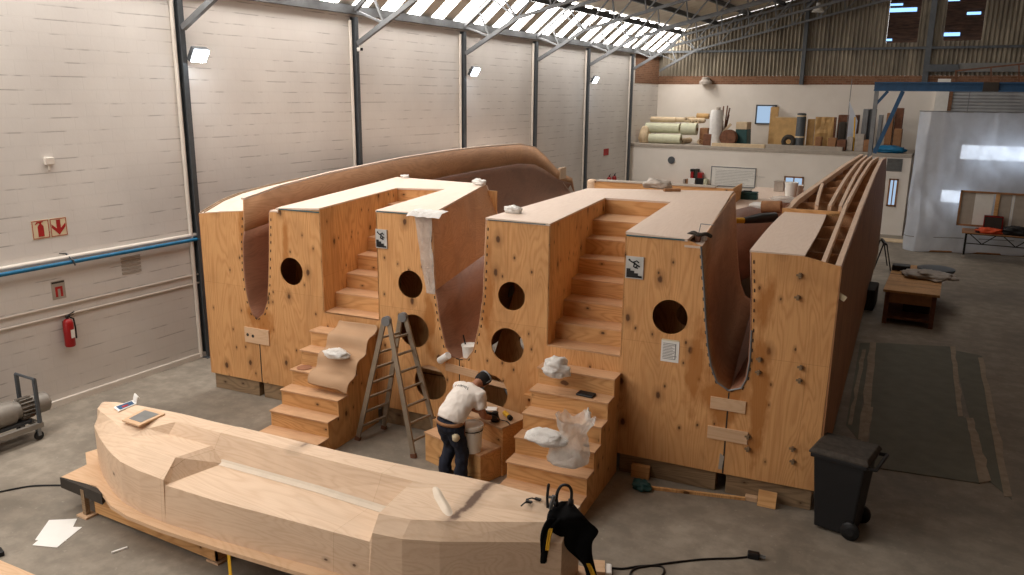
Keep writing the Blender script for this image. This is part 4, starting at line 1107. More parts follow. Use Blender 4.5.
p = onz(472, 450, .465); bucket(p, 'white bucket with dark band on the lower step beside the worker', .40, .155, rimdark=True)


def crumple(name, label, cat, c, r, mat, amp=.3, freq=3, seed=0, thick=0, group=None, flat=.0, top=None):
    mb = MB(); n, m = 44, 28
    def pt(i, j):
        th = 2 * pi * i / n; ph = pi * j / m
        v = Vector((math.sin(ph) * math.cos(th), math.sin(ph) * math.sin(th), math.cos(ph)))
        d = 1 + amp * .8 * noise.noise(v * freq * .7 + Vector((seed, seed * 2.3, 0))) + amp * .35 * abs(noise.noise(v * freq * 1.6 + Vector((seed, 0, 5)))) + amp * .3 * abs(noise.noise(v * freq * 3.4 + Vector((0, seed, 2))))
        p = Vector((v.x * r[0] * d, v.y * r[1] * d, v.z * r[2] * d + r[2] * .8))
        if top and v.z > .4: p.x *= 1 - top * (v.z - .4); p.y *= 1 - top * (v.z - .4)
        return Vector((p.x, p.y, max(p.z, flat)))
    mb.loft([[pt(i, j) for j in range(m + 1)] for i in range(n)] + [[pt(0, j) for j in range(m + 1)]])
    o = mb.build(name, mat, smooth=False, loc=tuple(c)); o.data.shade_smooth()
    return tag(o, label, cat, group)


def treadpt(px, py, i): return onz(px, py, .257 * i)
B1 = thing('plastic_bag', 'big clear plastic bag standing open on the lower stairs, white stuff in its bottom', 'plastic bag', tuple(onz(568, 463, .775)))
mb = MB(); n = 48; secs = []
for k in range(19):
    s_ = k / 18; z = .60 * s_
    rr = interp([(0, .17), (.06, .27), (.3, .25), (.55, .19), (.72, .15), (.86, .20), (1, .24)], s_)
    sec = []
    for j in range(n + 1):
        a = 2 * pi * j / n; v = Vector((math.cos(a) * 1.6, math.sin(a) * 1.6, s_ * 3))
        cr = 1 + .16 * noise.noise(v) + (.05 + .10 * s_) * abs(math.sin(5.5 * a + 2.2 * math.sin(4 * s_))) + .08 * noise.noise(v * 3.1)
        sec.append(Vector((rr * cr * math.cos(a) + .04 * s_, rr * .78 * cr * math.sin(a) + .10 * s_, max(.004, z + (.10 * noise.noise(v * 1.7) * s_)))))
    secs.append(sec)
mb.loft(secs); o = mb.build('film', M['bag'], B1); o.data.shade_smooth()
mb = MB(); secs = []
for k in range(10):
    s_ = k / 9
    secs.append([Vector(((.235 * math.cos(s_ * pi / 2 * .98)) * (1 + .22 * noise.noise(Vector((math.cos(a) * 2, math.sin(a) * 2, s_ * 3)))) * math.cos(a) - .03, .18 * math.cos(s_ * pi / 2 * .98) * math.sin(a), .010 + .17 * math.sin(s_ * pi / 2) * (1 + .3 * noise.noise(Vector((math.cos(a), math.sin(a), 3)))))) for a in [2 * pi * j / 30 for j in range(31)]])
mb.loft(secs, caps=False); o = mb.build('contents', M['bagw'], B1); o.data.shade_smooth()
crumple('plastic_bag', 'low white plastic bag lying left of the big clear bag on the stairs', 'plastic bag', treadpt(545, 443, 4), (.27, .15, .10), M['bagw'], .35, 2.2, 3, flat=.004)
crumple('plastic_bag', 'crumpled white bag on the top tread of the lower stairs', 'plastic bag', treadpt(557, 375, 6) + Vector((0, -.04, 0)), (.19, .14, .15), M['bagw'], .5, 2.4, 9, flat=.004)
crumple('cloth_rag', 'white crumpled rag on the brown paper of the stairs', 'rag', m2w(3.42, -.66, 1.30), (.22, .12, .075), M['bagw'], .35, 2.6, 5, flat=.0)
p = mz(586, 395.5, 1.285)
r = thing('pouch', 'flat black pouch lying on a tread of the lower stairs', 'pouch', tuple(m2w(p.x, p.y, 1.285)), PHI - .1)
MB().box(-.13, -.07, 0, .13, .07, .03).build('body', M['black'], r, bevel=.012); MB().box(-.12, -.04, .03, .12, .07, .036).build('flap', M['bin'], r)
p = onz(596, 425, 1.028) ; p = m2w(7.66, -.68, 1.028)
r = thing('bottle', 'small white squeeze bottle standing on a tread of the lower stairs', 'bottle', tuple(p))
MB().lathe([(0, 0), (.045, 0), (.047, .015), (.047, .11), (.025, .135), (.016, .145), (0, .145)], (0, 0, 0), 16).build('body', M['white'], r, smooth=True); MB().lathe([(.017, .145), (.014, .165), (.006, .19), (0, .19)], (0, 0, 0), 12).build('nozzle', M['paper'], r, smooth=True)
p = m2w(7.74, -.95, .771); o = MB().obox(p + Vector((0, 0, .015)), (.08, .05, .03), rz(.4)).build('knob', M['black'], bevel=.008); tag(o, 'tiny black knob at the end of a tread beside the clear bag', 'knob')
p = mz(303, 369, 1.028); o = MB().lathe([(0, 0), (.12, 0), (.12, .012), (0, .012)], (0, 0, 0), 20).build('sanding_disc', M['lining_red'], loc=tuple(m2w(2.78, -.68, 1.028))); tag(o, 'dark red sanding disc on the bare end of a paper-covered tread', 'disc')
# in the middle slot
bucket(m2w(5.40, .12, 1.37), 'small white tub in the bottom of the middle slot', .20, .12, handle=False)
o = MB().tube([m2w(5.33, .14, 1.50), m2w(5.30, .10, 1.72)], .012, 6).build('brush_handle', M['black']); tag(o, 'dark brush handle sticking out of the small white tub', 'brush')
o = MB().tube([m2w(4.96, -.05, 1.29), m2w(5.14, -.10, 1.42)], .06, 12).build('paper_roll', M['paper'], smooth=True); tag(o, 'short white paper roll stuck at the foot of the middle slot', 'paper roll')
t_ = thing('vent_fan', 'round grey fan tucked behind the rim of the middle slot', 'fan', tuple(m2w(5.60, 1.0, 2.05)), PHI)
MB().lathe([(0, -.06), (.13, -.06), (.15, -.03), (.15, .08), (.13, .1), (0, .1)], (0, 0, .25), 18, rx(pi / 2)).build('drum', M['grey'], t_, smooth=True); MB().box(-.05, -.05, -.7, .05, .05, .12).build('stem', M['bin'], t_)
# film on the corner of the wall-side block
FS = thing('plastic_film_strip', 'torn strip of white plastic film hanging down the middle slot corner', 'plastic film', tuple(MO), PHI)
secs = []
for k in range(13):
    z = 3.61 - 1.25 * k / 12
    e = interp([(1.5, 4.98), (2.4, 4.87), (3.6, 4.82)], z)
    secs.append([(e - (.30 - .012 * k) * (1 - t) + .03 * noise.noise(Vector((t * 4, z * 3, 0))), -.025 - .02 * abs(noise.noise(Vector((t * 5, z * 4, 2)))), z) for t in [i / 6 for i in range(7)]])
MB().loft(secs).build('hanging_part', M['bag'], FS, solid=.004)
secs = [[(lerp(4.42, 5.0, t) + .02 * math.sin(k), lerp(-.10, .24, k / 5), 3.63 + .03 * abs(noise.noise(Vector((t * 6, k, 0)))) - (.07 if k == 0 else 0)) for t in [i / 9 for i in range(10)]] for k in range(6)]
MB().loft(secs).build('top_part', M['bagw'], FS, solid=.004)
for (px, py, l, sc) in ((405, 178, 'small white crumpled cloth at the far edge of the nearer deck', .09), (479, 185, 'small white crumpled film at the far corner of the nearer deck', .13), (513, 213, 'small white crumpled film on the front corner of the farther deck', .13)):
    crumple('film_scrap', l, 'film scrap', onz(px, py, 3.622), (sc, sc * .7, sc * .5), M['bagw'], .5, 2.5, px * .1, group='film scraps on the decks')
# tools on decks
c = m2w(8.82, .30, 3.47)
GT = thing('tool_rest', 'dark brown hand tool lying on the notched deck corner', 'tool', tuple(c), PHI); GT.scale = (.75, .75, .75)
MB().tube(smooth_pts([(-.22, .1, .10), (-.10, .04, .16), (0, 0, .13), (.12, .04, .15), (.2, .12, .1)]), .035, 8).build('handle', M['edge'], GT, smooth=True)
MB().bar((-.02, 0, 0), (0, .06, .16), .10, .05).build('base', M['rust'], GT); MB().tube([(-.02, .22, .30), (.22, .18, .30)], .008, 5).tube([(-.02, .05, .1), (-.02, .22, .30)], .008, 5).build('rod', M['steel'], GT)
o = MB().box(-.04, -.04, 0, .04, .04, .10).build('cloth_bit', M['paper'], loc=tuple(m2w(8.87, .42, 3.47)), bevel=.02); tag(o, 'small white wad beside the dark tool on the deck corner', 'wad')
p = onz(657, 188.5, 3.625); crumple('dark_cloth', 'grey crumpled cloth on the far edge of the farther deck', 'cloth', p, (.26, .14, .10), M['sisal'], .5, 2.4, 2)
a = onz(664, 190, 3.65); b_ = onz(680, 190, 3.65)
o = MB().bar(a, b_, .10, .05).build('wood_offcut', M['cardboard']); tag(o, 'brown wood offcut beside the grey cloth on the farther deck', 'offcut')
# on the bridge deck
p = onz(747, 199, 3.0); TB = thing('toolbox', 'teal plastic toolbox on the low bridge deck', 'toolbox', tuple(p), PHI)
MB().box(-.24, -.13, 0, .24, .13, .13).build('tray', M['teal_box'], TB, bevel=.02); MB().box(-.24, -.13, .133, .24, .13, .18).build('lid', M['teal_box'], TB, bevel=.02); MB().box(-.1, -.02, .18, .1, .02, .205).build('handle', M['black'], TB)
bucket(onz(790.5, 197, 3.0), 'taller white bucket on the low bridge deck beside the open stringers', .36, .15)
bucket(onz(797, 195.5, 3.0), 'second white bucket on the bridge deck, behind the taller one', .26, .14)
p = onz(779, 191, 3.0); o = MB().box(-.12, -.12, 0, .12, .12, .24).box(-.13, -.13, .24, .13, .13, .27).build('white_tin', M['sisal'], loc=tuple(p), bevel=.01); tag(o, 'pale square tin behind the toolbox on the bridge deck', 'tin')
crumple('plastic_sheet', 'heap of clear plastic sheet on the bridge deck', 'plastic sheet', onz(787, 202, 3.0), (.32, .22, .07), M['bag'], .5, 3, 4)
crumple('plastic_scrap', 'white plastic scrap on the bridge deck beside the brown roll', 'plastic sheet', onz(764, 208, 3.0), (.28, .16, .07), M['bagw'], .5, 3, 8)
p = onz(771, 213, 3.0); o = MB().lathe([(0, -.2), (.13, -.2), (.13, .2), (.05, .2), (.05, .19), (0, .19)], (0, 0, .13), 16, ry(1.5) @ rz(.2)).build('tape_roll', M['cardboard'], smooth=True, loc=tuple(p)); tag(o, 'short brown roll lying at the edge of the bridge deck', 'roll')
a = onz(735, 220.5, 3.05); b_ = onz(744, 220.5, 3.05); c = onz(775, 217, 3.08)
TL_ = thing('sealant_gun', 'black tool with a yellow end lying across the slot edge', 'tool', tuple((a + c) / 2))
z0 = (a + c) / 2
MB().tube([a - z0, b_ - z0], .055, 10).build('yellow_end', M['yellow'], TL_, smooth=True); MB().tube([b_ - z0, (b_.lerp(c, .5) - z0) + Vector((0, 0, .01)), c - z0], [.06, .10, .10], 10).build('barrel', M['black'], TL_, smooth=True)

# ================================================================ WHEELIE BIN
WB = thing('wheelie_bin', 'black wheelie bin with dusty lid standing in front of the mould corner', 'wheelie bin', tuple(m2w(10.97, -.22, 0)), PHI + math.radians(-13))
WB.scale = (1, 1, 1.06)
MB().loft([[(-.25 * s, -.25 * s2, z), (.22 * s, -.25 * s2, z), (.22 * s, .25 * s2, z), (-.25 * s, .25 * s2, z)] for s, s2, z in ((1, 1, .03), (1.02, 1.0, .12), (1.32, 1.12, .92), (1.34, 1.14, .96))], closed=True, caps=True).build('body', M['bin'], WB, bevel=.025)
MB().box(-.365, -.31, .93, .32, .31, .985).build('rim', M['bin'], WB, bevel=.012)
MB().loft([[(-.38, -.325, z - .0) if False else (x0, -y0, z), (x1, -y0, z), (x1, y0, z), (x0, y0, z)] for x0, x1, y0, z in ((-.385, .335, .325, .985), (-.385, .335, .325, 1.01), (-.34, .30, .285, 1.055))], closed=True, caps=True).build('lid', M['dusty'], WB, bevel=.012)
MB().tube([(.30, -.27, .95), (.41, -.27, .96), (.41, .27, .96), (.30, .27, .95)], .022, 8).build('handle', M['bin'], WB, smooth=True)
for y in (-.27, .27):
    wl_ = MB().lathe([(0, -.03), (.10, -.03), (.115, -.018), (.115, .018), (.10, .03), (0, .03)], (.20, y, .115), 22, rx(pi / 2)).build('wheel', M['black'], WB, smooth=True)
    MB().lathe([(0, -.035), (.05, -.035), (.05, .035), (0, .035)], (.20, y, .115), 14, rx(pi / 2)).build('hub', M['bin'], wl_)
MB().tube([(.20, -.27, .115), (.20, .27, .115)], .015, 6).build('axle', M['steel'], WB)

# loose blocks on the floor
p = mz(643, 476, 0); o = MB().box(-.13, -.04, 0, .13, .04, .19).build('plywood_block', M['ply_step'], loc=tuple(m2w(8.27, -.02, 0) )); o.rotation_euler = (0, 0, PHI); tag(o, 'plywood block leaning on the bearer beside the farther stairs', 'wood block', 'wood blocks on the floor')
o = MB().obox((0, .0, .105), (.24, .02, .22), rx(-.35)).build('plywood_block', M['ply_step'], loc=tuple(m2w(10.05, -.10, 0))); o.rotation_euler = (0, 0, PHI); tag(o, 'square plywood offcut leaning on the bearer near the wheelie bin', 'wood block', 'wood blocks on the floor')
a = mz(650, 489, 0); b_ = mz(745, 500, 0)
o = MB().bar(m2w(a.x, a.y, .02), m2w(b_.x, b_.y, .02), .045, .04).build('wood_batten', M['ply_side']); tag(o, 'long thin wood batten lying on the floor along the mould', 'batten')
p = onz(751, 500); o = MB().obox(p + Vector((0, 0, .03)), (.16, .09, .06), rz(.1)).build('wood_chip', M['plugbase']); tag(o, 'small wood offcut at the end of the thin floor batten', 'offcut')
crumple('teal_rag', 'dark teal rag on the floor beside the plywood block', 'rag', onz(641, 489), (.13, .10, .07), M['teal_box'], .5, 2.5, 6)
# ================================================================ WORKER
def skin(name, nodes, edges, mat, parent, sub=2, root=0):
    me = bpy.data.meshes.new(name)
    me.from_pydata([n[0] for n in nodes], edges, [])
    o = bpy.data.objects.new(name, me); COL.objects.link(o)
    sk_ = o.modifiers.new('skin', 'SKIN'); sk_.use_smooth_shade = True
    for i, n in enumerate(nodes):
        r = n[1]; me.skin_vertices[0].data[i].radius = r if isinstance(r, tuple) else (r, r)
        me.skin_vertices[0].data[i].use_root = (i == root)
    s_ = o.modifiers.new('sub', 'SUBSURF'); s_.levels = sub; s_.render_levels = sub
    dg = bpy.context.evaluated_depsgraph_get(); dg.update()
    m2 = bpy.data.meshes.new_from_object(o.evaluated_get(dg))
    o.modifiers.clear(); o.data = m2; bpy.data.meshes.remove(me)
    m2.materials.clear(); m2.materials.append(mat)
    for p in m2.polygons: p.use_smooth = True
    o.parent = parent
    return o


PF = Vector((.34, .94, 0)).normalized()      # facing direction of the worker in mould axes
PR = Vector((PF.y, -PF.x, 0))
P0 = Vector((5.90, -1.30, 0))
PW = thing('person', 'person in white t-shirt, dark jeans and cap bending over the plywood bench', 'person', tuple(m2w(P0.x, P0.y, 0)), PHI)
def b_(f, r, z): return PF * f + PR * r + Vector((0, 0, z))
pel = b_(-.06, 0, .96)
J = dict(pelvis=pel, hipL=b_(-.05, -.10, .90), hipR=b_(-.05, .10, .90), kneeL=b_(.05, -.13, .50), kneeR=b_(.02, .14, .50),
         ankL=b_(-.06, -.14, .10), ankR=b_(-.02, .16, .10), toeL=b_(.12, -.17, .045), toeR=b_(.16, .20, .045), heelL=b_(-.10, -.14, .05), heelR=b_(-.06, .16, .05),
         waist=b_(.05, 0, 1.09), chest=b_(.19, 0, 1.24), upper=b_(.29, 0, 1.31), neck=b_(.385, .02, 1.355), head0=b_(.43, .03, 1.385), head1=b_(.49, .04, 1.42), head2=b_(.57, .05, 1.43),
         shL=b_(.29, -.18, 1.30), shR=b_(.29, .18, 1.29), elL=b_(.34, -.25, 1.01), elR=b_(.30, .27, .99), wrL=b_(.55, -.05, .89), wrR=b_(.50, .20, .89))
names = list(J); ix = {n: i for i, n in enumerate(names)}
rad = dict(pelvis=(.19, .14), hipL=.12, hipR=.12, kneeL=.075, kneeR=.075, ankL=.05, ankR=.05, toeL=.042, toeR=.042, heelL=.048, heelR=.048, waist=(.18, .13), chest=(.19, .14), upper=(.175, .125), neck=.072, head0=.075, head1=(.108, .118), head2=(.095, .105),
           shL=.078, shR=.078, elL=.054, elR=.054, wrL=.037, wrR=.037)
ed = [('pelvis', 'hipL'), ('pelvis', 'hipR'), ('hipL', 'kneeL'), ('hipR', 'kneeR'), ('kneeL', 'ankL'), ('kneeR', 'ankR'), ('ankL', 'heelL'), ('ankR', 'heelR'), ('heelL', 'toeL'), ('heelR', 'toeR'),
      ('pelvis', 'waist'), ('waist', 'chest'), ('chest', 'upper'), ('upper', 'neck'), ('neck', 'head0'), ('head0', 'head1'), ('head1', 'head2'), ('upper', 'shL'), ('upper', 'shR'), ('shL', 'elL'), ('shR', 'elR'), ('elL', 'wrL'), ('elR', 'wrR')]
nodes = [(J[n], rad[n]) for n in names]
edges = [(ix[a], ix[b]) for a, b in ed]
# hands with five fingers, closed round the tool
for s_, wr in ((-1, 'wrL'), (1, 'wrR')):
    w = J[wr]; side = PR * s_
    palm = w + PF * .065 + Vector((0, 0, -.03)); i0 = len(nodes)
    nodes.append((palm, (.038, .022))); edges.append((ix[wr], i0))
    for k, ln in enumerate((.058, .068, .062, .048)):
        off = side * (.030 - .020 * k)
        a = palm + PF * .035 + off; c = a + PF * (ln * .55) + Vector((0, 0, -.012)); d = c + PF * (ln * .25) + Vector((0, 0, -.035))
        j = len(nodes); nodes += [(a, .0105), (c, .010), (d, .009)]; edges += [(i0, j), (j, j + 1), (j + 1, j + 2)]
    a = palm - side * .034 + PF * .0; c = a - side * .018 + PF * .035 + Vector((0, 0, -.02)); j = len(nodes)
    nodes += [(a, .013), (c, .011)]; edges += [(i0, j), (j, j + 1)]
skin('body', nodes, edges, M['skin'], PW, 2)
# shirt and jeans: lofted round the body, then merged into one cloth surface
def ell(c, ax, a, b, n=22):
    x = PR; y = x.cross(Vector(ax).normalized()).normalized()
    return [Vector(c) + x * (a * math.cos(2 * pi * k / n)) + y * (b * math.sin(2 * pi * k / n)) for k in range(n)]
def garment(name, mb, mat, vox=.016, fold=.010):
    o = mb.build(name, mat, PW)
    md = o.modifiers.new('r', 'REMESH'); md.mode = 'VOXEL'; md.voxel_size = vox
    sm = o.modifiers.new('s', 'SMOOTH'); sm.iterations = 6; sm.factor = .6
    dg = bpy.context.evaluated_depsgraph_get(); dg.update()
    m2 = bpy.data.meshes.new_from_object(o.evaluated_get(dg)); old = o.data
    o.modifiers.clear(); o.data = m2; bpy.data.meshes.remove(old); m2.name = name
    m2.materials.clear(); m2.materials.append(mat)
    for v in m2.vertices:
        v.co += v.normal * (fold * noise.noise(Vector((v.co.x * 9, v.co.y * 9, v.co.z * 13))) + fold * .7 * noise.noise(Vector((v.co.x * 24, v.co.y * 24, v.co.z * 12 + 3))))
    for p in m2.polygons: p.use_smooth = True
    return o
sp = [(b_(-.085, 0, .955), .215, .165), (b_(-.05, 0, 1.01), .232, .175), (b_(.02, 0, 1.09), .228, .170), (b_(.11, 0, 1.18), .228, .165), (J['chest'], .232, .158), (b_(.25, 0, 1.285), .228, .142), (b_(.31, .01, 1.325), .185, .115), (b_(.36, .02, 1.35), .10, .085)]
secs = []
for k, (c0, a, b) in enumerate(sp):
    ax = sp[min(k + 1, len(sp) - 1)][0] - sp[max(k - 1, 0)][0]
    secs.append(ell(c0, ax, a, b))
mb = MB().loft(secs, closed=True, caps=True)
for sd, s_ in (('L', -1), ('R', 1)):
    a = J['sh' + sd] - PR * s_ * .06; mb.tube([a, J['sh' + sd] + PR * s_ * .03, J['sh' + sd].lerp(J['el' + sd], .35), J['sh' + sd].lerp(J['el' + sd], .68)], [.11, .105, .092, .088], 14)
garment('shirt', mb, M['shirt'])
mb = MB().loft([ell(c0, (0, 0, 1), a, b) for c0, a, b in ((b_(-.075, 0, .985), .205, .155), (b_(-.075, 0, .93), .215, .165), (b_(-.07, 0, .86), .22, .17), (b_(-.06, 0, .79), .20, .15))], closed=True, caps=True)
for sd, s_ in (('L', -1), ('R', 1)):
    mb.tube([b_(-.06, .105 * s_, .88), b_(-.05, .108 * s_, .74), J['knee' + sd], J['ank' + sd] + b_(0, 0, .16), J['ank' + sd] + b_(0, 0, -.04)], [.13, .122, .098, .095, .10], 16)
garment('jeans', mb, M['denim'], .017, .014)
for s_ in 'LR':
    skin('boot', [(J['heel' + s_] + b_(0, 0, .01), .068), (J['heel' + s_].lerp(J['toe' + s_], .5) + b_(0, 0, .012), .070), (J['toe' + s_], .058), (J['ank' + s_] + b_(0, 0, .02), .068)], [(0, 1), (1, 2), (0, 3)], M['black'], PW, 1)
# glove, cap, hair, head strap
w = J['wrR'] + PF * .06 + Vector((0, 0, -.02))
skin('glove', [(J['wrR'] + PF * -.01, .045), (w, (.058, .042)), (w + PF * .07 + Vector((0, 0, -.03)), (.062, .042))], [(0, 1), (1, 2)], M['black'], PW, 2)
w = J['wrL'] + PF * .06 + Vector((0, 0, -.02))
skin('glove', [(J['wrL'] + PF * -.01, .045), (w, (.058, .042)), (w + PF * .07 + Vector((0, 0, -.03)), (.062, .042))], [(0, 1), (1, 2)], M['black'], PW, 2)
hd = (J['head2'] - J['head0']).normalized(); hc = J['head0'].lerp(J['head2'], .58)
hu = PR.cross(hd).normalized()                # out of the crown
hu = -hu if hu.z < 0 else hu
HR_ = Matrix((PR, hd, hu)).transposed()
def head_pts(fn): return fn
mb = MB(); secs = []
for k in range(9):                            # hair: crown and back of the head
    ph = pi * .60 * k / 8
    secs.append([hc + HR_ @ Vector((.104 * math.sin(ph) * math.cos(a), .118 * math.sin(ph) * math.sin(a) + .01, .112 * math.cos(ph) + .005)) for a in [2 * pi * j / 20 for j in range(20)]])
mb.loft(secs, closed=True); mb.build('hair', M['hair'], PW, smooth=True, solid=.012)
mb = MB(); mb.tube([hc + HR_ @ Vector((.116 * math.cos(a), .05 + .02 * math.sin(a), .116 * math.sin(a))) for a in [pi * j / 14 for j in range(15)]], .012, 6)
mb.tube([hc + HR_ @ Vector((.112 * math.cos(a), -.11 * abs(math.sin(a)) + .03, .01 + .02 * math.sin(a))) for a in [-pi * j / 14 for j in range(15)]], .010, 6)
mb.build('head_strap', M['steel'], PW, smooth=True)
for s_ in (-1, 1):                            # ears
    MB().lathe([(0, -.008), (.022, -.006), (.026, .004), (.014, .010), (0, .008)], hc + HR_ @ Vector((.093 * s_, .0, -.02)), 12, HR_ @ ry(pi / 2 * s_)).build('ear', M['skin'], PW, smooth=True)
mb = MB()                                     # face: nose, brow, mouth, eyes (turned to the bench)
fd = (hd * .35 - hu).normalized(); fx = PR; fu = fd.cross(fx) * -1
FRm = Matrix((fx, fd, fx.cross(fd))).transposed()
mb.loft([[hc + FRm @ Vector(p) for p in ((-.012, .085, .03), (.012, .085, .03), (0, .095, .03))], [hc + FRm @ Vector(p) for p in ((-.018, .088, -.01), (.018, .088, -.01), (0, .122, -.008))], [hc + FRm @ Vector(p) for p in ((-.012, .088, -.022), (.012, .088, -.022), (0, .105, -.024))]], closed=True, caps=True)
mb.build('nose', M['skin'], PW, smooth=True)
mb = MB().bar(hc + FRm @ Vector((-.024, .092, -.048)), hc + FRm @ Vector((.024, .092, -.048)), .012, .008); mb.build('mouth', M['lining_red'], PW)
for s_ in (-1, 1): MB().lathe([(0, -.01), (.010, -.004), (.011, .004), (0, .01)], hc + FRm @ Vector((.032 * s_, .086, .018)), 10).build('eye', M['white'], PW, smooth=True)
# belt of bare skin/leather, shirt print, pocket rag
MB().lathe([(.214, -.022), (.222, 0), (.214, .022)], b_(-.078, 0, .955), 24, Matrix((PR, PF * .78, Vector((0, 0, 1)))).transposed(), caps=False).build('belt', M['cardboard'], PW, smooth=True, solid=.02)
rag = skin('pocket_rag', [(b_(-.15, .17, .84), (.05, .055)), (b_(-.13, .20, .77), (.055, .07)), (b_(-.14, .15, .72), (.05, .05))], [(0, 1), (1, 2)], M['signcream'], PW, 1)
# print on the back of the shirt: small dark marks lying on the cloth
sh = [c for c in PW.children if c.name.startswith('shirt')][0]
from mathutils.bvhtree import BVHTree
bv = BVHTree.FromPolygons([v.co for v in sh.data.vertices], [tuple(p.vertices) for p in sh.data.polygons])
mb = MB(); prev = None
for k in range(24):
    q = b_(.17 + .02 * math.sin(k * 1.9), -.12 + .010 * k, 1.8)
    hit = bv.ray_cast(q, Vector((0, 0, -1)))
    if hit[0]:
        pnt = hit[0] + hit[1] * .002
        if prev is not None and k % 4: mb.bar(prev, pnt, .009, .004, up=tuple(hit[1]))
        prev = pnt
mb.build('shirt_print', M['grey'], PW)

# tools on the bench
w_ = J['wrR'] + PF * .14 - PR * .03; g = m2w(P0.x + w_.x, P0.y + w_.y, .785)
T_ = thing('sander', 'black power tool held by the worker on the bench', 'power tool', tuple(g), .3)
MB().lathe([(0, 0), (.06, 0), (.065, .04), (.05, .08), (.045, .14), (0, .15)], (0, 0, 0), 16).build('body', M['black'], T_, smooth=True); MB().tube([(0, 0, .10), (-.10, -.02, .12), (-.16, -.03, .10)], .028, 8).build('grip', M['black'], T_, smooth=True)
MB().tube([(.05, 0, .03), (.18, -.02, .02), (.24, -.1, .012)], .008, 5).build('cord', M['black'], T_)
g = bnw(1.02, .70, .785)
T_ = thing('roller', 'yellow roller lying on the bench beyond the worker hands', 'roller', tuple(g), PHI - .75)
MB().lathe([(0, -.09), (.035, -.09), (.035, .09), (0, .09)], (0, 0, .036), 14, ry(pi / 2)).build('sleeve', M['yellow'], T_, smooth=True); MB().lathe([(0, -.03), (.037, -.03), (.037, .03), (0, .03)], (.12, 0, .038), 14, ry(pi / 2)).build('end', M['black'], T_, smooth=True)
g = bnw(.66, .74, .785); o = MB().obox((0, 0, .012), (.18, .14, .024), rz(.4)).build('white_tray', M['paper'], loc=tuple(g), bevel=.008); tag(o, 'small white tray on the bench behind the worker hands', 'tray')

# ================================================================ PUMP TROLLEY AT THE WALL
PU = thing('pump_trolley', 'grey electric pump on a wheeled trolley beside the block wall', 'pump', (-12.42, 6.40, 0), math.radians(90))
# local: x along the wall (towards the hall end), y towards the wall
fr = MB()
for y in (-.24, .24): fr.box(-1.25, y - .035, .20, .30, y + .035, .28)
for x in (-1.2, -.4, .26): fr.box(x - .03, -.24, .20, x + .03, .24, .28)
fr.build('chassis', M['pump'], PU)
MB().tube([(.26, -.24, .24), (.26, -.24, 1.00)], .035, 8).tube([(.26, .24, .24), (.26, .24, 1.00)], .035, 8).tube([(.26, -.26, 1.00), (.26, .26, 1.00)], .022, 8).build('push_handle', M['dsteel'], PU, smooth=True)
MB().lathe([(0, -.48), (.15, -.48), (.19, -.45), (.19, -.12), (.14, -.10), (.14, -.02), (.12, 0), (.12, .18), (.16, .20), (.16, .42), (.13, .45), (0, .45)], (.10, 0, .50), 22, ry(pi / 2)).build('motor', M['pump'], PU, smooth=True)
b = MB()
for k in range(16):
    a = 2 * pi * k / 16; b.obox((.19, .15 * math.cos(a), .50 + .15 * math.sin(a)), (.20, .012, .05), rx(a + pi / 2))
b.build('cooling_fin', M['pump'], PU)
MB().box(-1.15, -.22, .28, -.40, .22, .70).build('pump_box', M['pump'], PU, bevel=.03)
MB().box(-1.1, -.16, .70, -.5, .16, .74).build('cover_plate', M['steel'], PU, bevel=.01)
MB().box(-.3, -.14, .28, .2, .14, .33).build('foot_plate', M['dsteel'], PU)
for x in (-1.1, .22):
    for y in (-.24, .24):
        c_ = MB().lathe([(0, -.02), (.07, -.02), (.075, 0), (.07, .02), (0, .02)], (x, y, .075), 16, rx(pi / 2)).build('castor', M['black'], PU, smooth=True)
        MB().bar((x, y - .03, .08), (x, y - .03, .2), .02, .05).bar((x, y + .03, .08), (x, y + .03, .2), .02, .05).build('fork', M['steel'], c_)

# ================================================================ ON THE MEZZANINE
def mzx(px, Y): return onY(px, 140, Y).x
def pxs(Y): return (onY(800, 140, Y) - onY(799, 140, Y)).length
def rollx(label, x0px, x1px, cy_px, rad_px, Y, mat, group='rolls on the mezzanine'):
    a = onY(x0px, cy_px, Y); c = onY(x1px, cy_px, Y); r = rad_px * pxs(Y); L = c.x - a.x
    t_ = thing('fabric_roll', label, 'roll', ((a.x + c.x) / 2, Y, a.z), 0, group)
    MB().lathe([(r * .3, -L / 2), (r, -L / 2), (r, L / 2), (r * .3, L / 2)], (0, 0, 0), 18, ry(pi / 2), caps=False).build('fabric', M[mat], t_, smooth=True)
    MB().lathe([(r * .3, -L / 2 - .02), (r * .3, L / 2 + .02), (r * .22, L / 2 + .02), (r * .22, -L / 2 - .02), (r * .3, -L / 2 - .02)], (0, 0, 0), 14, ry(pi / 2), caps=False).build('core', M['cardboard'], t_, smooth=True)
    return t_
R5 = 5.1
rollx('pale green fabric roll lying at the mezzanine edge, bottom of the pile', 649.5, 681, 138.2, 5.2, 36.0, 'foamgreen')
rollx('large pale green fabric roll lying on top of the bottom roll', 646.5, 680, 127.5, 5.6, 36.35, 'foamgreen')
rollx('pale green fabric roll right of the pile, torn end towards the white roll', 682, 697, 128.8, 6.5, 36.2, 'foamgreen')
rollx('cream fabric roll lying at the back of the pile, near the wall corner', 651, 676, 119.2, 3.0, 36.45, 'rollcream')
rollx('long thin cream roll on the very top of the pile', 672, 705, 119.6, 2.6, 36.5, 'rollcream')
rollx('short brown roll in the row of small rolls, next to the white roll', 697, 709, 116, 3.0, 37.0, 'gold')
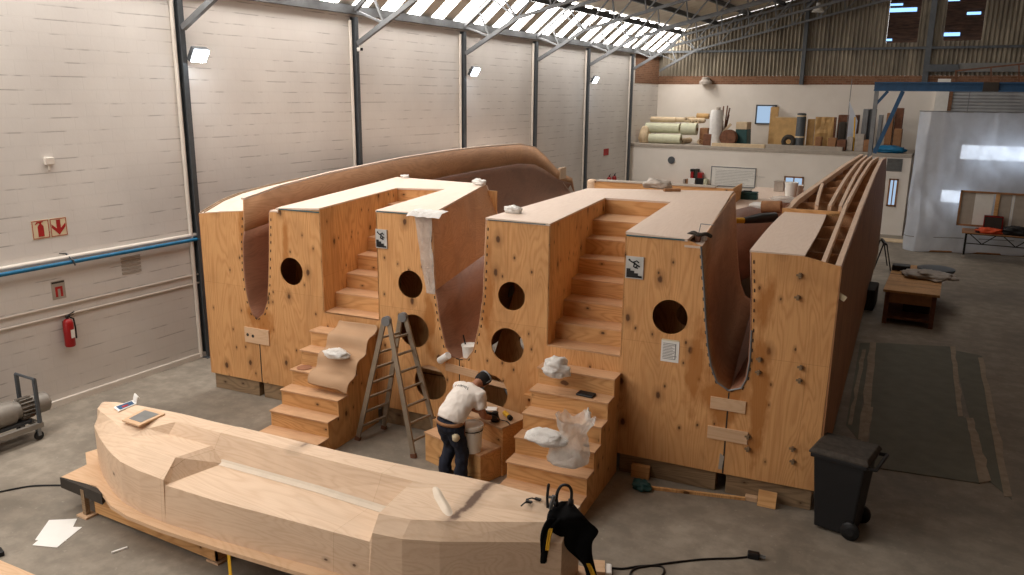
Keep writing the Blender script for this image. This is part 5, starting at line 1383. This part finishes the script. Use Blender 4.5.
for i, (px, py, r, l) in enumerate(((690, 119, 2.6, 'tan roll end, first of the small rolls along the top'), (694, 121, 2.2, 'tan roll end, second of the small rolls along the top'), (700, 121, 2.6, 'tan roll end, third of the small rolls along the top'), (686, 138, 3.0, 'tan roll end under the torn green roll'), (704, 136, 3.2, 'tan roll end low between the torn roll and the white roll'))):
    a = onY(px, py, 36.9); rr = r * pxs(36.9)
    t_ = thing('fabric_roll', l, 'roll', (a.x, 36.9, MZ + rr if py > 130 else a.z), 0, 'rolls on the mezzanine')
    MB().lathe([(rr * .4, -.6), (rr, -.6), (rr, .6), (rr * .4, .6)], (0, 0, 0), 14, rx(pi / 2), caps=False).build('fabric', M['rollcream'], t_, smooth=True)
    MB().lathe([(0, -.5), (rr * .4, -.5), (rr * .4, .5), (0, .5)], (0, 0, 0), 12, rx(pi / 2)).build('core', M['cardboard'], t_, smooth=True)
def mitem(name, label, cat, px0, px1, pytop, Y, mat, depth=.5, pybot=None, group=None, bevel=.02, build=None):
    x0, x1 = onY(px0, 140, Y).x, onY(px1, 140, Y).x
    zt = onY((px0 + px1) / 2, pytop, Y).z; zb = MZ if pybot is None else onY((px0 + px1) / 2, pybot, Y).z
    o = MB().box(-(x1 - x0) / 2, 0, 0, (x1 - x0) / 2, depth, zt - zb).build(name, M[mat], bevel=bevel, loc=((x0 + x1) / 2, Y, zb))
    return tag(o, label, cat, group)
crumple('cloth_heap', 'cream cloth slumped at the wall end of the mezzanine edge', 'cloth', (onY(642, 140, 36.2).x + .12, 36.2, MZ), (.26, .3, .42), M['rollcream'], .35, 2.2, 3, flat=.0)
t_ = thing('wrapped_roll', 'upright white plastic-wrapped roll standing on the mezzanine', 'roll', (onY(715, 140, 36.2).x, 36.2, MZ))
zt = onY(715, 110, 36.2).z - MZ
MB().lathe([(0, 0), (.30, 0), (.31, .2), (.28, zt * .5), (.30, zt * .8), (.24, zt), (0, zt)], (0, 0, 0), 16).build('wrapping', M['bagw'], t_, smooth=True); MB().lathe([(0, 0), (.10, 0), (.10, zt + .12), (0, zt + .12)], (.06, 0, 0), 10).build('core', M['greyboard'], t_, smooth=True)
a = onY(723, 132, 36.3); b2 = onY(731, 124, 36.3)
t_ = thing('dry_branches', 'dark bundle of rods standing behind the white wrapped roll', 'bundle', (onY(722, 140, 36.8).x, 36.8, MZ))
b = MB()
for k in range(9): b.bar((random.uniform(-.15, .15), random.uniform(-.1, .1), 0), (random.uniform(-.25, .3), random.uniform(-.1, .1), random.uniform(1.0, 1.75)), .05)
b.build('rods', M['rust'], t_)
o = MB().bar(a, b2, .10, .10).build('cardboard_tube', M['rollcream']); tag(o, 'short pale tube leaning beside the white wrapped roll', 'tube')
t_ = thing('cable_drum', 'dark round drum lying on the mezzanine beside the leaning tube', 'drum', (onY(729, 140, 36.2).x, 36.1, MZ + .36))
MB().lathe([(0, -.2), (.36, -.2), (.36, -.14), (.2, -.12), (.2, .12), (.36, .14), (.36, .2), (0, .2)], (0, 0, 0), 18, rx(pi / 2)).build('spool', M['rust'], t_, smooth=True)
t_ = thing('open_crate', 'dark green crate with a pale top on the mezzanine', 'crate', (onY(741, 140, 36.5).x, 36.4, MZ))
zt = onY(741, 122, 36.5).z - MZ; w_ = 7 * pxs(36.5)
MB().loft([[(-w_, 0, 0), (w_, 0, 0), (w_, .8, 0), (-w_, .8, 0)], [(-w_ * .85, 0, zt * .7), (w_ * .85, 0, zt * .7), (w_ * .85, .8, zt * .7), (-w_ * .85, .8, zt * .7)]], closed=True, caps=True).build('body', M['teal_box'], t_, bevel=.02)
MB().box(-w_ * .85, -.02, zt * .7, w_ * .85, .8, zt).build('top', M['rollcream'], t_, bevel=.02)
mitem('brown_box', 'brown carton in the gap between the rolls and the white wrapped roll', 'box', 699, 707, 128, 36.3, 'cardboard', .5)
mitem('rust_box', 'low rust coloured box under the torn green roll end', 'box', 703, 711, 134, 35.9, 'rust', .4)
mitem('tan_board', 'tall narrow tan board leaning under the mezzanine window', 'board', 768, 776, 107, 38.2, 'gold', .08, bevel=0)
t_ = thing('packing_sheet', 'wide golden packing panel behind the dark standing roll', 'panel', (onY(789, 140, 37.0).x, 37.0, MZ), 0, 'golden packing panels')
hw = 15.5 * pxs(37.0); zt = onY(789, 117, 37.0).z - MZ
MB().prism([(-hw, 0), (hw, 0), (hw * .98, zt), (-hw * .98, zt * .98)], ufn, 0, .10).build('sheet', M['gold'], t_); MB().box(-hw, -.02, zt * .97, hw, .12, zt * 1.0).build('top_batten', M['rollcream'], t_)
t_ = thing('packing_sheet', 'crumpled golden packing panel right of the dark standing roll', 'panel', (onY(823, 140, 36.9).x, 36.9, MZ), 0, 'golden packing panels')
hw = 9 * pxs(36.9); zt = onY(823, 117, 36.9).z - MZ
MB().grid(lambda a, b: (lerp(-hw, hw, a), .06 * noise.noise(Vector((a * 5, b * 5, 1))), zt * b), 10, 10).build('sheet', M['gold'], t_, solid=.06); MB().box(hw, -.03, 0, hw + .08, .1, zt).build('edge_batten', M['rust'], t_)
mitem('packing_board', 'narrow golden board between the dark roll and the crumpled panel', 'board', 806, 813, 119, 37.2, 'gold', .10, bevel=0)
t_ = thing('carpet_roll', 'dark standing carpet roll on the mezzanine', 'roll', (onY(799.5, 140, 36.0).x, 36.0, MZ))
r_ = 4.6 * pxs(36.0); zt = onY(799, 113, 36.0).z - MZ
MB().lathe([(0, 0), (r_, 0), (r_, zt * .98), (r_ * .6, zt), (0, zt)], (0, 0, 0), 18).build('carpet', M['dsteel'], t_, smooth=True)
for f in (.32, .9): MB().lathe([(r_ * 1.0, zt * f), (r_ * 1.03, zt * f), (r_ * 1.03, zt * f + .06), (r_ * 1.0, zt * f + .06)], (0, 0, 0), 18, caps=False).build('strap', M['rollcream'], t_)
t_ = thing('tyre', 'small dark tyre standing at the foot of the carpet roll', 'tyre', (onY(788.5, 140, 35.9).x, 35.9, MZ + .30))
MB().tube([(.20 * math.cos(a), 0, .20 * math.sin(a)) for a in [2 * pi * j / 22 for j in range(22)]], .10, 8, closed=True).build('rubber', M['edge'], t_, smooth=True)
mitem('white_plank', 'stack of pale boards along the mezzanine edge, below the golden panel', 'boards', 766, 843, 146, 35.55, 'greyboard', .5, bevel=0)
mitem('long_plank', 'long tan planks along the mezzanine edge, below the green crate', 'boards', 712, 765, 144, 35.6, 'rollcream', .45, bevel=0)
mitem('rust_cabinet', 'rust brown cabinet at the back of the mezzanine', 'cabinet', 836, 856, 115, 37.4, 'rust', .6)
mitem('black_motor', 'black machine part in front of the rust brown cabinet', 'machine', 837, 845, 122, 36.6, 'edge', .4, bevel=.08)
mitem('pale_locker', 'pale grey upright steel locker on the mezzanine', 'locker', 860, 865.5, 109, 36.8, 'steel', .4)
mitem('dark_locker', 'dark upright steel locker next to the pale grey one', 'locker', 866, 873, 109, 37.0, 'dsteel', .4)
a = onY(856, 127, 36.2); b2 = onY(855, 117, 36.2)
o = MB().bar((a.x, 36.2, MZ), b2, .09, .05).build('yellow_level', M['yellow']); tag(o, 'yellow upright bar among the mezzanine clutter', 'bar')
a = onY(850, 101, 36.8); b2 = onY(857, 121, 36.4); d = onY(850, 113, 36.8)
o = MB().prism([(a.x, a.z), (b2.x, b2.z), (b2.x - .05, MZ), (d.x, MZ), (d.x, d.z)], ufn, 36.6, 36.63).build('plastic_flag', M['film']); tag(o, 'pointed scrap of clear sheet standing on the mezzanine', 'sheet')
o = MB().bar((a.x, 36.7, MZ), (a.x, 36.7, a.z + .9), .025).build('thin_pole', M['grey']); tag(o, 'thin vertical pole rising from the mezzanine clutter', 'pole')
for i, (px0, px1, pt, Y, m_, l) in enumerate(((815, 821, 137, 36.0, 'cardboard', 'small brown carton at the foot of the crumpled panel'), (828, 836, 138, 35.9, 'cardboard', 'brown carton at the mezzanine edge, left of the black machine'), (837, 846, 140, 35.9, 'rust', 'low rusty box in front of the black machine'), (847, 853, 137, 36.0, 'sisal', 'small pale carton left of the yellow bar'), (855, 864, 134, 36.0, 'sisal', 'white rounded bundle beside the yellow bar'),
                                              (864, 871, 140, 35.9, 'cardboard', 'small brown carton under the pale lockers'), (884, 891, 113, 36.6, 'cardboard', 'tall brown carton behind the blue gantry brace'), (892, 900, 108, 36.8, 'rust', 'tall rusty cabinet near the plastic curtain'), (893, 901, 129, 36.1, 'cardboard', 'brown carton in front of the tall rusty cabinet'), (876, 880, 115, 36.9, 'steel', 'thin steel frame standing beside the gantry post'))):
    mitem('carton' if 'carton' in l else ('bundle' if 'bundle' in l else ('box' if 'box' in l else ('cabinet' if 'cabinet' in l else 'steel_frame'))), l, 'box' if 'cart' in l or 'box' in l else 'storage', px0, px1, pt, Y, m_, .5)
crumple('blue_tarp', 'crumpled blue tarpaulin on the mezzanine edge behind the gantry brace', 'tarpaulin', (onY(891, 140, 35.8).x, 35.8, MZ), (.55, .3, .16), M['bluepipe'], .4, 3, 2, flat=.0)
o = MB().lathe([(0, 0), (.16, 0), (.16, .05), (0, .05)], (0, 0, 0), 18, rx(pi / 2)).build('wall_vent', M['dsteel'], loc=tuple(onY(671.5, 160, YM)))
tag(o, 'round dark vent in the white mezzanine wall', 'vent')
# white ventilator on the brick band
t_ = thing('roof_lamp', 'white bell lamp hanging under the roof near the gable', 'lamp', tuple(onY(818, 9, 37.5)))
MB().lathe([(0, .25), (.08, .25), (.10, .1), (.26, -.12), (.24, -.12), (0, .05)], (0, 0, 0), 16).build('shade', M['white'], t_, smooth=True); MB().tube([(0, 0, .25), (0, 0, zroof(onY(818, 9, 37.5).x) - onY(818, 9, 37.5).z - .05)], .012, 5).build('cord', M['black'], t_)
t_ = thing('white_lantern', 'white vent cowl on top of the mezzanine back wall', 'vent cowl', (onY(706, 83, 38.6).x, 38.55, 5.95))
MB().lathe([(0, 0), (.30, 0), (.30, .12), (.18, .22), (.2, .3), (.05, .34), (0, .34)], (0, 0, 0), 14).build('cowl', M['sisal'], t_, smooth=True)

# ================================================================ AGAINST THE MEZZANINE WALL, FLOOR LEVEL
x0, x1 = onY(711, 175, YM).x, onY(756, 175, YM).x; zt, zb = onY(734, 167, YM).z, onY(734, 187, YM).z
t_ = thing('whiteboard', 'pale grey whiteboard on the white wall behind the moulds', 'whiteboard', ((x0 + x1) / 2, YM - .03, zb))
MB().box(-(x1 - x0) / 2, 0, 0, (x1 - x0) / 2, .03, zt - zb).build('panel', M['white'], t_)
W = (x1 - x0) / 2; H = zt - zb
MB().box(-W, -.012, 0, W, 0, .04).box(-W, -.012, H - .04, W, 0, H).box(-W, -.012, 0, -W + .04, 0, H).box(W - .04, -.012, 0, W, 0, H).build('frame', M['steel'], t_)
b = MB()
for k in range(10): b.box(-W + .2, -.006, .1 + k * (H - .2) / 10, -W + .2 + random.uniform(1.0, 2.2), 0, .108 + k * (H - .2) / 10)
b.build('writing', M['grey'], t_)
def shelf_obj(name, label, cat, px0, px1, pt, pb, mat, depth=.25, group=None):
    x0, x1 = onY(px0, 180, YM - .3).x, onY(px1, 180, YM - .3).x; z1, z0 = onY(px0, pt, YM - .3).z, onY(px0, pb, YM - .3).z
    o = MB().box(-(x1 - x0) / 2, 0, 0, (x1 - x0) / 2, depth, z1 - z0).build(name, M[mat], loc=((x0 + x1) / 2, YM - .3, z0), bevel=.012); return tag(o, label, cat, group)
sx0, sx1 = onY(650, 186, YM - .1).x, onY(714, 186, YM - .1).x; sz = onY(690, 185, YM - .3).z
t_ = thing('tin_shelf', 'shelf on the white wall holding tins and red bottles', 'shelf', (sx0, YM - .4, 0))
MB().box(0, 0, sz - .04, sx1 - sx0, .4, sz).build('board', M['cardboard'], t_)
for k in (0, 1, 2): MB().box(.1 + k * (sx1 - sx0 - .3) / 2, .30, 0, .2 + k * (sx1 - sx0 - .3) / 2, .36, sz - .04).build('leg', M['cardboard'], t_)
for (a, c, pt, pb, m_, l) in ((689.5, 693.5, 169, 171.5, 'black', 'black lid topmost of the tin stack'), (690, 693, 171.5, 178, 'red', 'red tin in the stack beside the whiteboard'), (694, 697.5, 169, 178, 'edge', 'dark tin in the stack beside the whiteboard'), (697, 702, 172.5, 178, 'red', 'wider red tin right of the stack'), (688, 695, 178, 185, 'white', 'white tub at the bottom of the tin stack'), (696, 703, 178, 185, 'black', 'black tub at the bottom right of the tin stack'),
                              (683, 685, 179, 185, 'sisal', 'small pale bottle at the shelf end, left of another'), (686, 688, 179, 185, 'cardboard', 'small brown bottle next to the white tub'), (703.5, 707, 179, 185, 'foamgreen', 'small green tin at the right of the tubs'), (652, 663, 182.5, 185, 'cardboard', 'brown roll on the shelf end nearest the block wall')):
    shelf_obj('roll' if 'roll' in l else ('bottle' if 'bottle' in l else 'tin'), l, 'container', a, c, pt, pb, m_, group='things on the wall shelf')
p = onY(907, 166, YM); p0 = onz(893, 242)
o = MB().box(-.5, -.35, 0, .5, .35, .04).build('pale_board', M['rollcream'], loc=(onz(894, 241).x, onz(894, 241).y, 0)); tag(o, 'pale board lying on the floor beyond the open hull block', 'board')

# ================================================================ BLUE GANTRY AND PLASTIC CURTAIN
YG = 33.6
GA = thing('gantry', 'blue gantry beam on a grey post with blue brace, above the plastic curtain', 'gantry', (0, YG, 0))
a = onY(875, 82, YG); c = onY(1100, 76, YG); a2 = onY(875, 91, YG)
bm_ = MB(); zt, zb = a.z, a2.z; xe = 4.8
bm_.box(a.x, -.12, zt - .05, xe, .12, zt).box(a.x, -.12, zb, xe, .12, zb + .05).box(a.x, -.03, zb + .05, xe, .03, zt - .05)
bm_.build('beam', M['blue'], GA)
p1 = onY(871.5, 152, YG); MB().bar((a.x + .10, 0, 0), (a.x + .10, 0, zb), .16, .14).build('post', M['steel'], GA)
p2 = onY(903, 91, YG); p3 = onY(873, 153, YG)
MB().bar((p2.x, 0, zb), (p3.x + .05, 0, p3.z), .12, .14).bar((a.x + .1, 0, onY(877, 105, YG).z), (onY(888, 91, YG).x, 0, zb), .08, .1).build('brace', M['blue'], GA)
MB().bar((xe - .2, 0, 0), (xe - .2, 0, zb), .16, .14).build('post', M['steel'], GA)
x0, x1 = onY(983, 86, YG).x, onY(999, 86, YG).x
b = MB().box(x0, -.125, zb, x1, -.06, zt); b.build('plate', M['edge'], GA)
# curtain: folds hung from a rail; runs from near post to the right
CV = [(-1.38, 32.25), (-1.30, 32.05), (-1.0, 31.95), (.4, 32.5), (2.46, 33.0), (4.6, 33.3)]
def cpt(s_):
    L = [0]
    for (a_, b1), (c_, d_) in zip(CV, CV[1:]): L.append(L[-1] + math.hypot(c_ - a_, d_ - b1))
    d = s_ * L[-1]
    for i in range(len(CV) - 1):
        if d <= L[i + 1] or i == len(CV) - 2:
            t = (d - L[i]) / (L[i + 1] - L[i]); return lerp(CV[i][0], CV[i + 1][0], t), lerp(CV[i][1], CV[i + 1][1], t)
PC = thing('plastic_curtain', 'large translucent white plastic curtain hanging below the blue beam', 'curtain', (0, 0, 0))
ztc = onplane(930, 111.5, (0, 32.2, 0), (0, 1, 0)).z
def cfn(a, b):
    x, y = cpt(a); z = ztc * (1 - b) + .02 * b - .02 * math.sin(pi * a * 9) ** 2 * (1 - b)
    w = .05 * math.sin(26 * a + 5 * b) * (.3 + b) + .07 * noise.noise(Vector((a * 7, b * 3, 2))) + .05 * noise.noise(Vector((a * 22, b * 6, 7))) + .05 * abs(math.sin(11 * (a + b * .35))) * (.4 + b)
    for (a0, b0, a1, b1, st) in ((.17, 0, .62, .62, .10), (.20, .42, .50, .80, .07), (.40, .25, .9, .55, .06), (.05, .5, .3, .95, .06), (.6, .0, .75, .6, .05)):
        dx, dy = a1 - a0, b1 - b0; L2_ = dx * dx + dy * dy; tt = max(0, min(1, ((a - a0) * dx + (b - b0) * dy) / L2_)); dd = math.hypot(a - a0 - dx * tt, (b - b0 - dy * tt) * .7)
        w += st * math.exp(-(dd / .022) ** 2) * math.sin(pi * min(1, tt + .15))
    return (x + .1 * noise.noise(Vector((a * 3, b * 4, 9))) * b, y - w, max(.02, z))
MB().grid(cfn, 130, 60).build('film', M['film'], PC, smooth=True)
b = MB(); b.tube([(cpt(s_ / 20)[0], cpt(s_ / 20)[1], ztc + .01) for s_ in range(21)], .02, 6); b.build('rail', M['steel'], PC, smooth=True)
b = MB(); b.tube([(cpt(s_ / 30)[0], cpt(s_ / 30)[1] - .08, .55 + .0 * s_) for s_ in range(31)], .012, 5); b.build('cord', M['grey'], PC)
b = MB(); b.tube([(cpt(s_ / 20)[0], cpt(s_ / 20)[1] - .03, .035) for s_ in range(2, 21)], .035, 6); b.build('bottom_batten', M['cardboard'], PC)
# light panels of the booth behind the curtain
for i, (px0, px1, py0, py1, l) in enumerate(((962, 1062, 145, 163, 'wide bright light panel glowing through the plastic curtain'), (942, 962, 190, 203, 'small dim light panel low behind the plastic curtain'))):
    Yt = 33.35 if i == 0 else 32.85; a = onY(px0, py0, Yt); c = onY(px1, py1, Yt)
    t_ = thing('light_panel', l, 'light', ((a.x + c.x) / 2, Yt, c.z), 0, 'light panels behind the curtain')
    L = (c.x - a.x) / 2; h = a.z - c.z
    MB().box(-L, 0, 0, L, .01, h).build('diffuser', M['tube'], t_, bevel=.0)
    MB().box(-L - .04, .01, -.04, L + .04, .07, h + .04).build('housing', M['white'], t_)
    b = MB()
    if i == 0: b.box(-L, .02, h + .04, -L + .03, .05, zb - c.z).box(L - .03, .02, h + .04, L, .05, zb - c.z); b.build('hanger', M['steel'], t_)
    else: b.box(-.03, .02, -c.z, .03, .05, -.04); b.build('stand', M['steel'], t_)

# ================================================================ DISPLAY FRAME ON A BLACK TRUSS STAND
YD = onz(967, 258).y
DF = thing('truss_stand', 'black wheeled truss stand in front of the plastic curtain', 'stand', (0, YD, 0))
xl = onY(967, 230, YD).x; xr = xl + 3.0; zt = onY(967, 231, YD).z
for x in (xl, xr): MB().bar((x, 0, .10), (x, 0, zt), .06).bar((x, .5, .10), (x, .5, zt), .06).build('upright', M['black'], DF)
MB().bar((xl - .1, 0, zt), (xr, 0, zt), .06).bar((xl - .1, .5, zt), (xr, .5, zt), .06).bar((xl, 0, .52), (xr, 0, .52), .03).bar((xl, 0, .85), (xr, 0, .85), .03).build('rail', M['black'], DF)
b = MB(); n = 6
for k in range(n):
    xa = lerp(xl, xr, k / n); xb = lerp(xl, xr, (k + 1) / n)
    b.bar((xa, 0, zt if k % 2 == 0 else .52), (xb, 0, .52 if k % 2 == 0 else zt), .03)
b.build('lattice', M['black'], DF)
for x in (xl, xr): MB().lathe([(0, -.03), (.06, -.03), (.06, .03), (0, .03)], (x, 0, .06), 12, rx(pi / 2)).build('castor', M['sisal'], DF, smooth=True)
def dpt(px, py): q = onY(px, py, YD - .1); return q.x, q.z
FR_ = thing('wooden_frame', 'long brown wooden frame with pale panels standing on the truss stand', 'frame', (0, YD - .1, 0))
(x0, z0), (x1, z1) = dpt(956, 225), dpt(957, 190)
b = MB(); xr2 = x0 + 4.0; th = .06
z0 = max(z0, zt + .03)
b.box(x0, -.05, z0, xr2, .05, z0 + th).box(x0, -.05, z1 - th, xr2, .05, z1).box(x0, -.05, z0, x0 + th, .05, z1).box(xr2 - th, -.05, z0, xr2, .05, z1); b.build('frame', M['cardboard'], FR_)
xm = dpt(996, 210)[0]; MB().box(xm - .06, -.045, z0, xm + .06, .045, z1).build('mullion', M['ply_step'], FR_)
for pa, pb_, m_ in ((959.5, 975, 'greyboard'), (975, 993.5, 'white'), (998, 1012, 'greyboard'), (1012.5, 1014.5, 'white'), (1015, 1030, 'greyboard')):
    MB().box(dpt(pa, 200)[0], .0, z0 + th, dpt(pb_, 200)[0], .02, z1 - th).build('panel', M[m_], FR_)
(xa, za), (xb, zb2) = dpt(984, 222), dpt(1004, 209)
t_ = thing('black_box', 'black box with red rim standing in front of the wooden frame', 'box', ((xa + xb) / 2, YD - .35, zt + .03))
h = zb2 - za + .1; w_ = (xb - xa) / 2
MB().box(-w_, 0, 0, w_, .18, h).build('body', M['edge'], t_, bevel=.015); MB().box(-w_ - .02, -.01, h - .03, w_ + .02, .19, h).box(-w_ - .02, -.01, 0, -w_, .19, h).box(w_, -.01, 0, w_ + .02, .19, h).build('red_rim', M['red'], t_)
crumple('orange_tool', 'orange and red power tool lying below the black box', 'power tool', (dpt(990, 225)[0], YD - .42, zt + .03), (.36, .16, .11), M['orange'], .5, 3, 4, flat=0)
crumple('black_hose', 'coiled black hose heaped on the truss stand', 'hose', (dpt(1018, 225)[0], YD - .35, zt + .03), (.45, .2, .16), M['black'], .5, 3, 6, flat=0)
crumple('black_tool', 'small black tool at the corner of the truss stand', 'tool', (dpt(979, 225)[0], YD - .40, zt + .03), (.10, .1, .09), M['black'], .5, 3, 7, flat=0)
MB().box(xl - .15, -.62, zt, xr, .52, zt + .03).build('shelf_board', M['cardboard'], DF)

# ================================================================ SAW TABLE, MATS AND STANDS ON THE RIGHT
ST = thing('work_table', 'low brown wooden work table standing beyond the open hull block', 'work table', (-1.15, 20.95, 0), .0)
MB().box(-.05, 0, .80, 1.18, 3.6, .86).build('top', M['ply_side'], ST)
for x, y in ((0, .05), (1.02, .05), (0, 3.3), (1.02, 3.3)): MB().box(x, y, 0, x + .10, y + .10, .80).build('leg', M['rust'], ST)
MB().box(.0, .06, .14, 1.12, 3.3, .20).build('lower_shelf', M['rust'], ST); MB().box(.1, .02, .55, 1.02, .05, .80).box(1.08, .1, .55, 1.11, 3.3, .8).build('apron', M['cardboard'], ST)
o = MB().box(-.30, -.25, 0, .30, .25, .34).build('drawer_box', M['edge'], loc=(-.45, 21.9, .20), bevel=.02); tag(o, 'dark box on the lower shelf of the brown work table', 'box')
o = MB().lathe([(0, 0), (.42, 0), (.46, .05), (.46, .10), (.38, .12), (0, .12)], (0, 0, 0), 26).build('round_tray', M['dsteel'], loc=(-.15, 23.9, .86), smooth=True); tag(o, 'round dark tray on the far end of the work table', 'tray')
o = MB().box(-.22, -.16, 0, .22, .16, .16).build('black_case', M['black'], loc=(-.98, 23.6, .86), bevel=.03); tag(o, 'small black case on the work table beside the round tray', 'case')
crumple('plastic_wrap', 'crumpled dusty plastic on the work table in front of the tray', 'plastic sheet', (-.25, 23.0, .86), (.55, .5, .09), M['sisal'], .6, 3, 3, flat=0)
o = MB().box(-.35, -.5, 0, .3, .6, .55).build('black_crate', M['edge'], loc=(-1.75, 22.6, 0), bevel=.03); tag(o, 'black crate on the floor between the hull block and the work table', 'crate')
t_ = thing('trestle', 'black steel trestle behind the end of the open hull block', 'trestle', (onz(882, 270).x, onz(882, 270).y, 0), .2)
for s_ in (-1, 1): MB().bar((-.25 * s_, 0, 0), (-.05 * s_, .0, .85), .035).bar((-.25 * s_, .8, 0), (-.05 * s_, .8, .85), .035).build('leg', M['black'], t_)
MB().bar((0, -.1, .86), (0, .9, .86), .07).build('beam', M['black'], t_)
def floor_mat(label, pts, z=.012, mat='mat'):
    q = [onz(px, py) for px, py in pts]; c = sum(q, Vector()) / len(q)
    t_ = thing('floor_mat', label, 'mat', (c.x, c.y, 0), 0, 'grey green sheets on the floor')
    MB().prism([(a.x - c.x, a.y - c.y) for a in q], lambda a, b, d: (a, b, d), 0, z).build('sheet', M[mat], t_)
    return t_, c, q
def strip(t_, c, pts, z, n=10):
    q = [onz(px, py) for px, py in pts]; m = []
    for i in range(n + 1):
        t = i / n; a = q[0].lerp(q[1], t); b1 = q[3].lerp(q[2], t)
        m.append([(a.x - c.x + .03 * noise.noise(Vector((t * 9, 1, 0))), a.y - c.y, z), (b1.x - c.x + .05 * noise.noise(Vector((t * 8, 4, 0))), b1.y - c.y, z)])
    MB().loft(m).build('pale_edge', M['matedge'], t_, solid=.006)
t_, c, q = floor_mat('long grey green sheet lying on the floor along the hull block', [(876, 343), (952, 347), (964, 420), (868, 410)], .010); strip(t_, c, [(876, 343), (868, 440), (858, 440), (870, 343)], .013); strip(t_, c, [(950, 347), (958, 417), (963, 417), (955, 347)], .013)
t_, c, q = floor_mat('grey green sheet on the floor overlapping the long one, nearer the bin', [(873, 408), (969, 419), (980, 484), (866, 467)], .018); strip(t_, c, [(966, 419), (979, 484), (991, 482), (973, 419)], .02); strip(t_, c, [(873, 408), (866, 450), (860, 450), (868, 408)], .02)
t_, c, q = floor_mat('narrow dark sheet strip on the floor farthest from the hull block', [(952, 350), (982, 356), (1012, 500), (985, 478)], .006); strip(t_, c, [(978, 358), (1004, 497), (1012, 497), (983, 358)], .009)
t_, c, q = floor_mat('narrow sheet strip on the floor against the hull block side', [(860, 343), (870, 343), (858, 440), (846, 425)], .006); strip(t_, c, [(866, 350), (852, 425), (848, 425), (862, 350)], .009)

# ================================================================ CAMERA, LIGHT, COLOUR
fwd = ray(512, 287.5); rt = ray(512 + FPX, 287.5) - fwd; upv = ray(512, 287.5 - FPX) - fwd
cam = bpy.data.cameras.new('camera'); co = bpy.data.objects.new('camera', cam); COL.objects.link(co)
Rm = Matrix((rt.normalized(), upv.normalized(), -fwd.normalized())).transposed()
co.matrix_world = Matrix.Translation(CAM) @ Rm.to_4x4()
cam.sensor_width = 36; cam.lens = FPX / 1024 * 36; cam.clip_start = .1; cam.clip_end = 300
SC.camera = co

wd = bpy.data.worlds.new('sky'); SC.world = wd; wd.use_nodes = True
bg = wd.node_tree.nodes['Background']; bg.inputs[0].default_value = (1, .97, .94, 1); bg.inputs[1].default_value = 1.8

SC.view_settings.view_transform = 'Standard'; SC.view_settings.look = 'None'
SC.view_settings.gamma = 1; SC.view_settings.use_curve_mapping = False
SC.view_settings.exposure = 0.45
SC.cycles.use_denoising = True
SC.cycles.max_bounces = 8; SC.cycles.diffuse_bounces = 5; SC.cycles.transparent_max_bounces = 16
SC.cycles.sample_clamp_indirect = 6
SC.cycles.caustics_reflective = False; SC.cycles.caustics_refractive = False
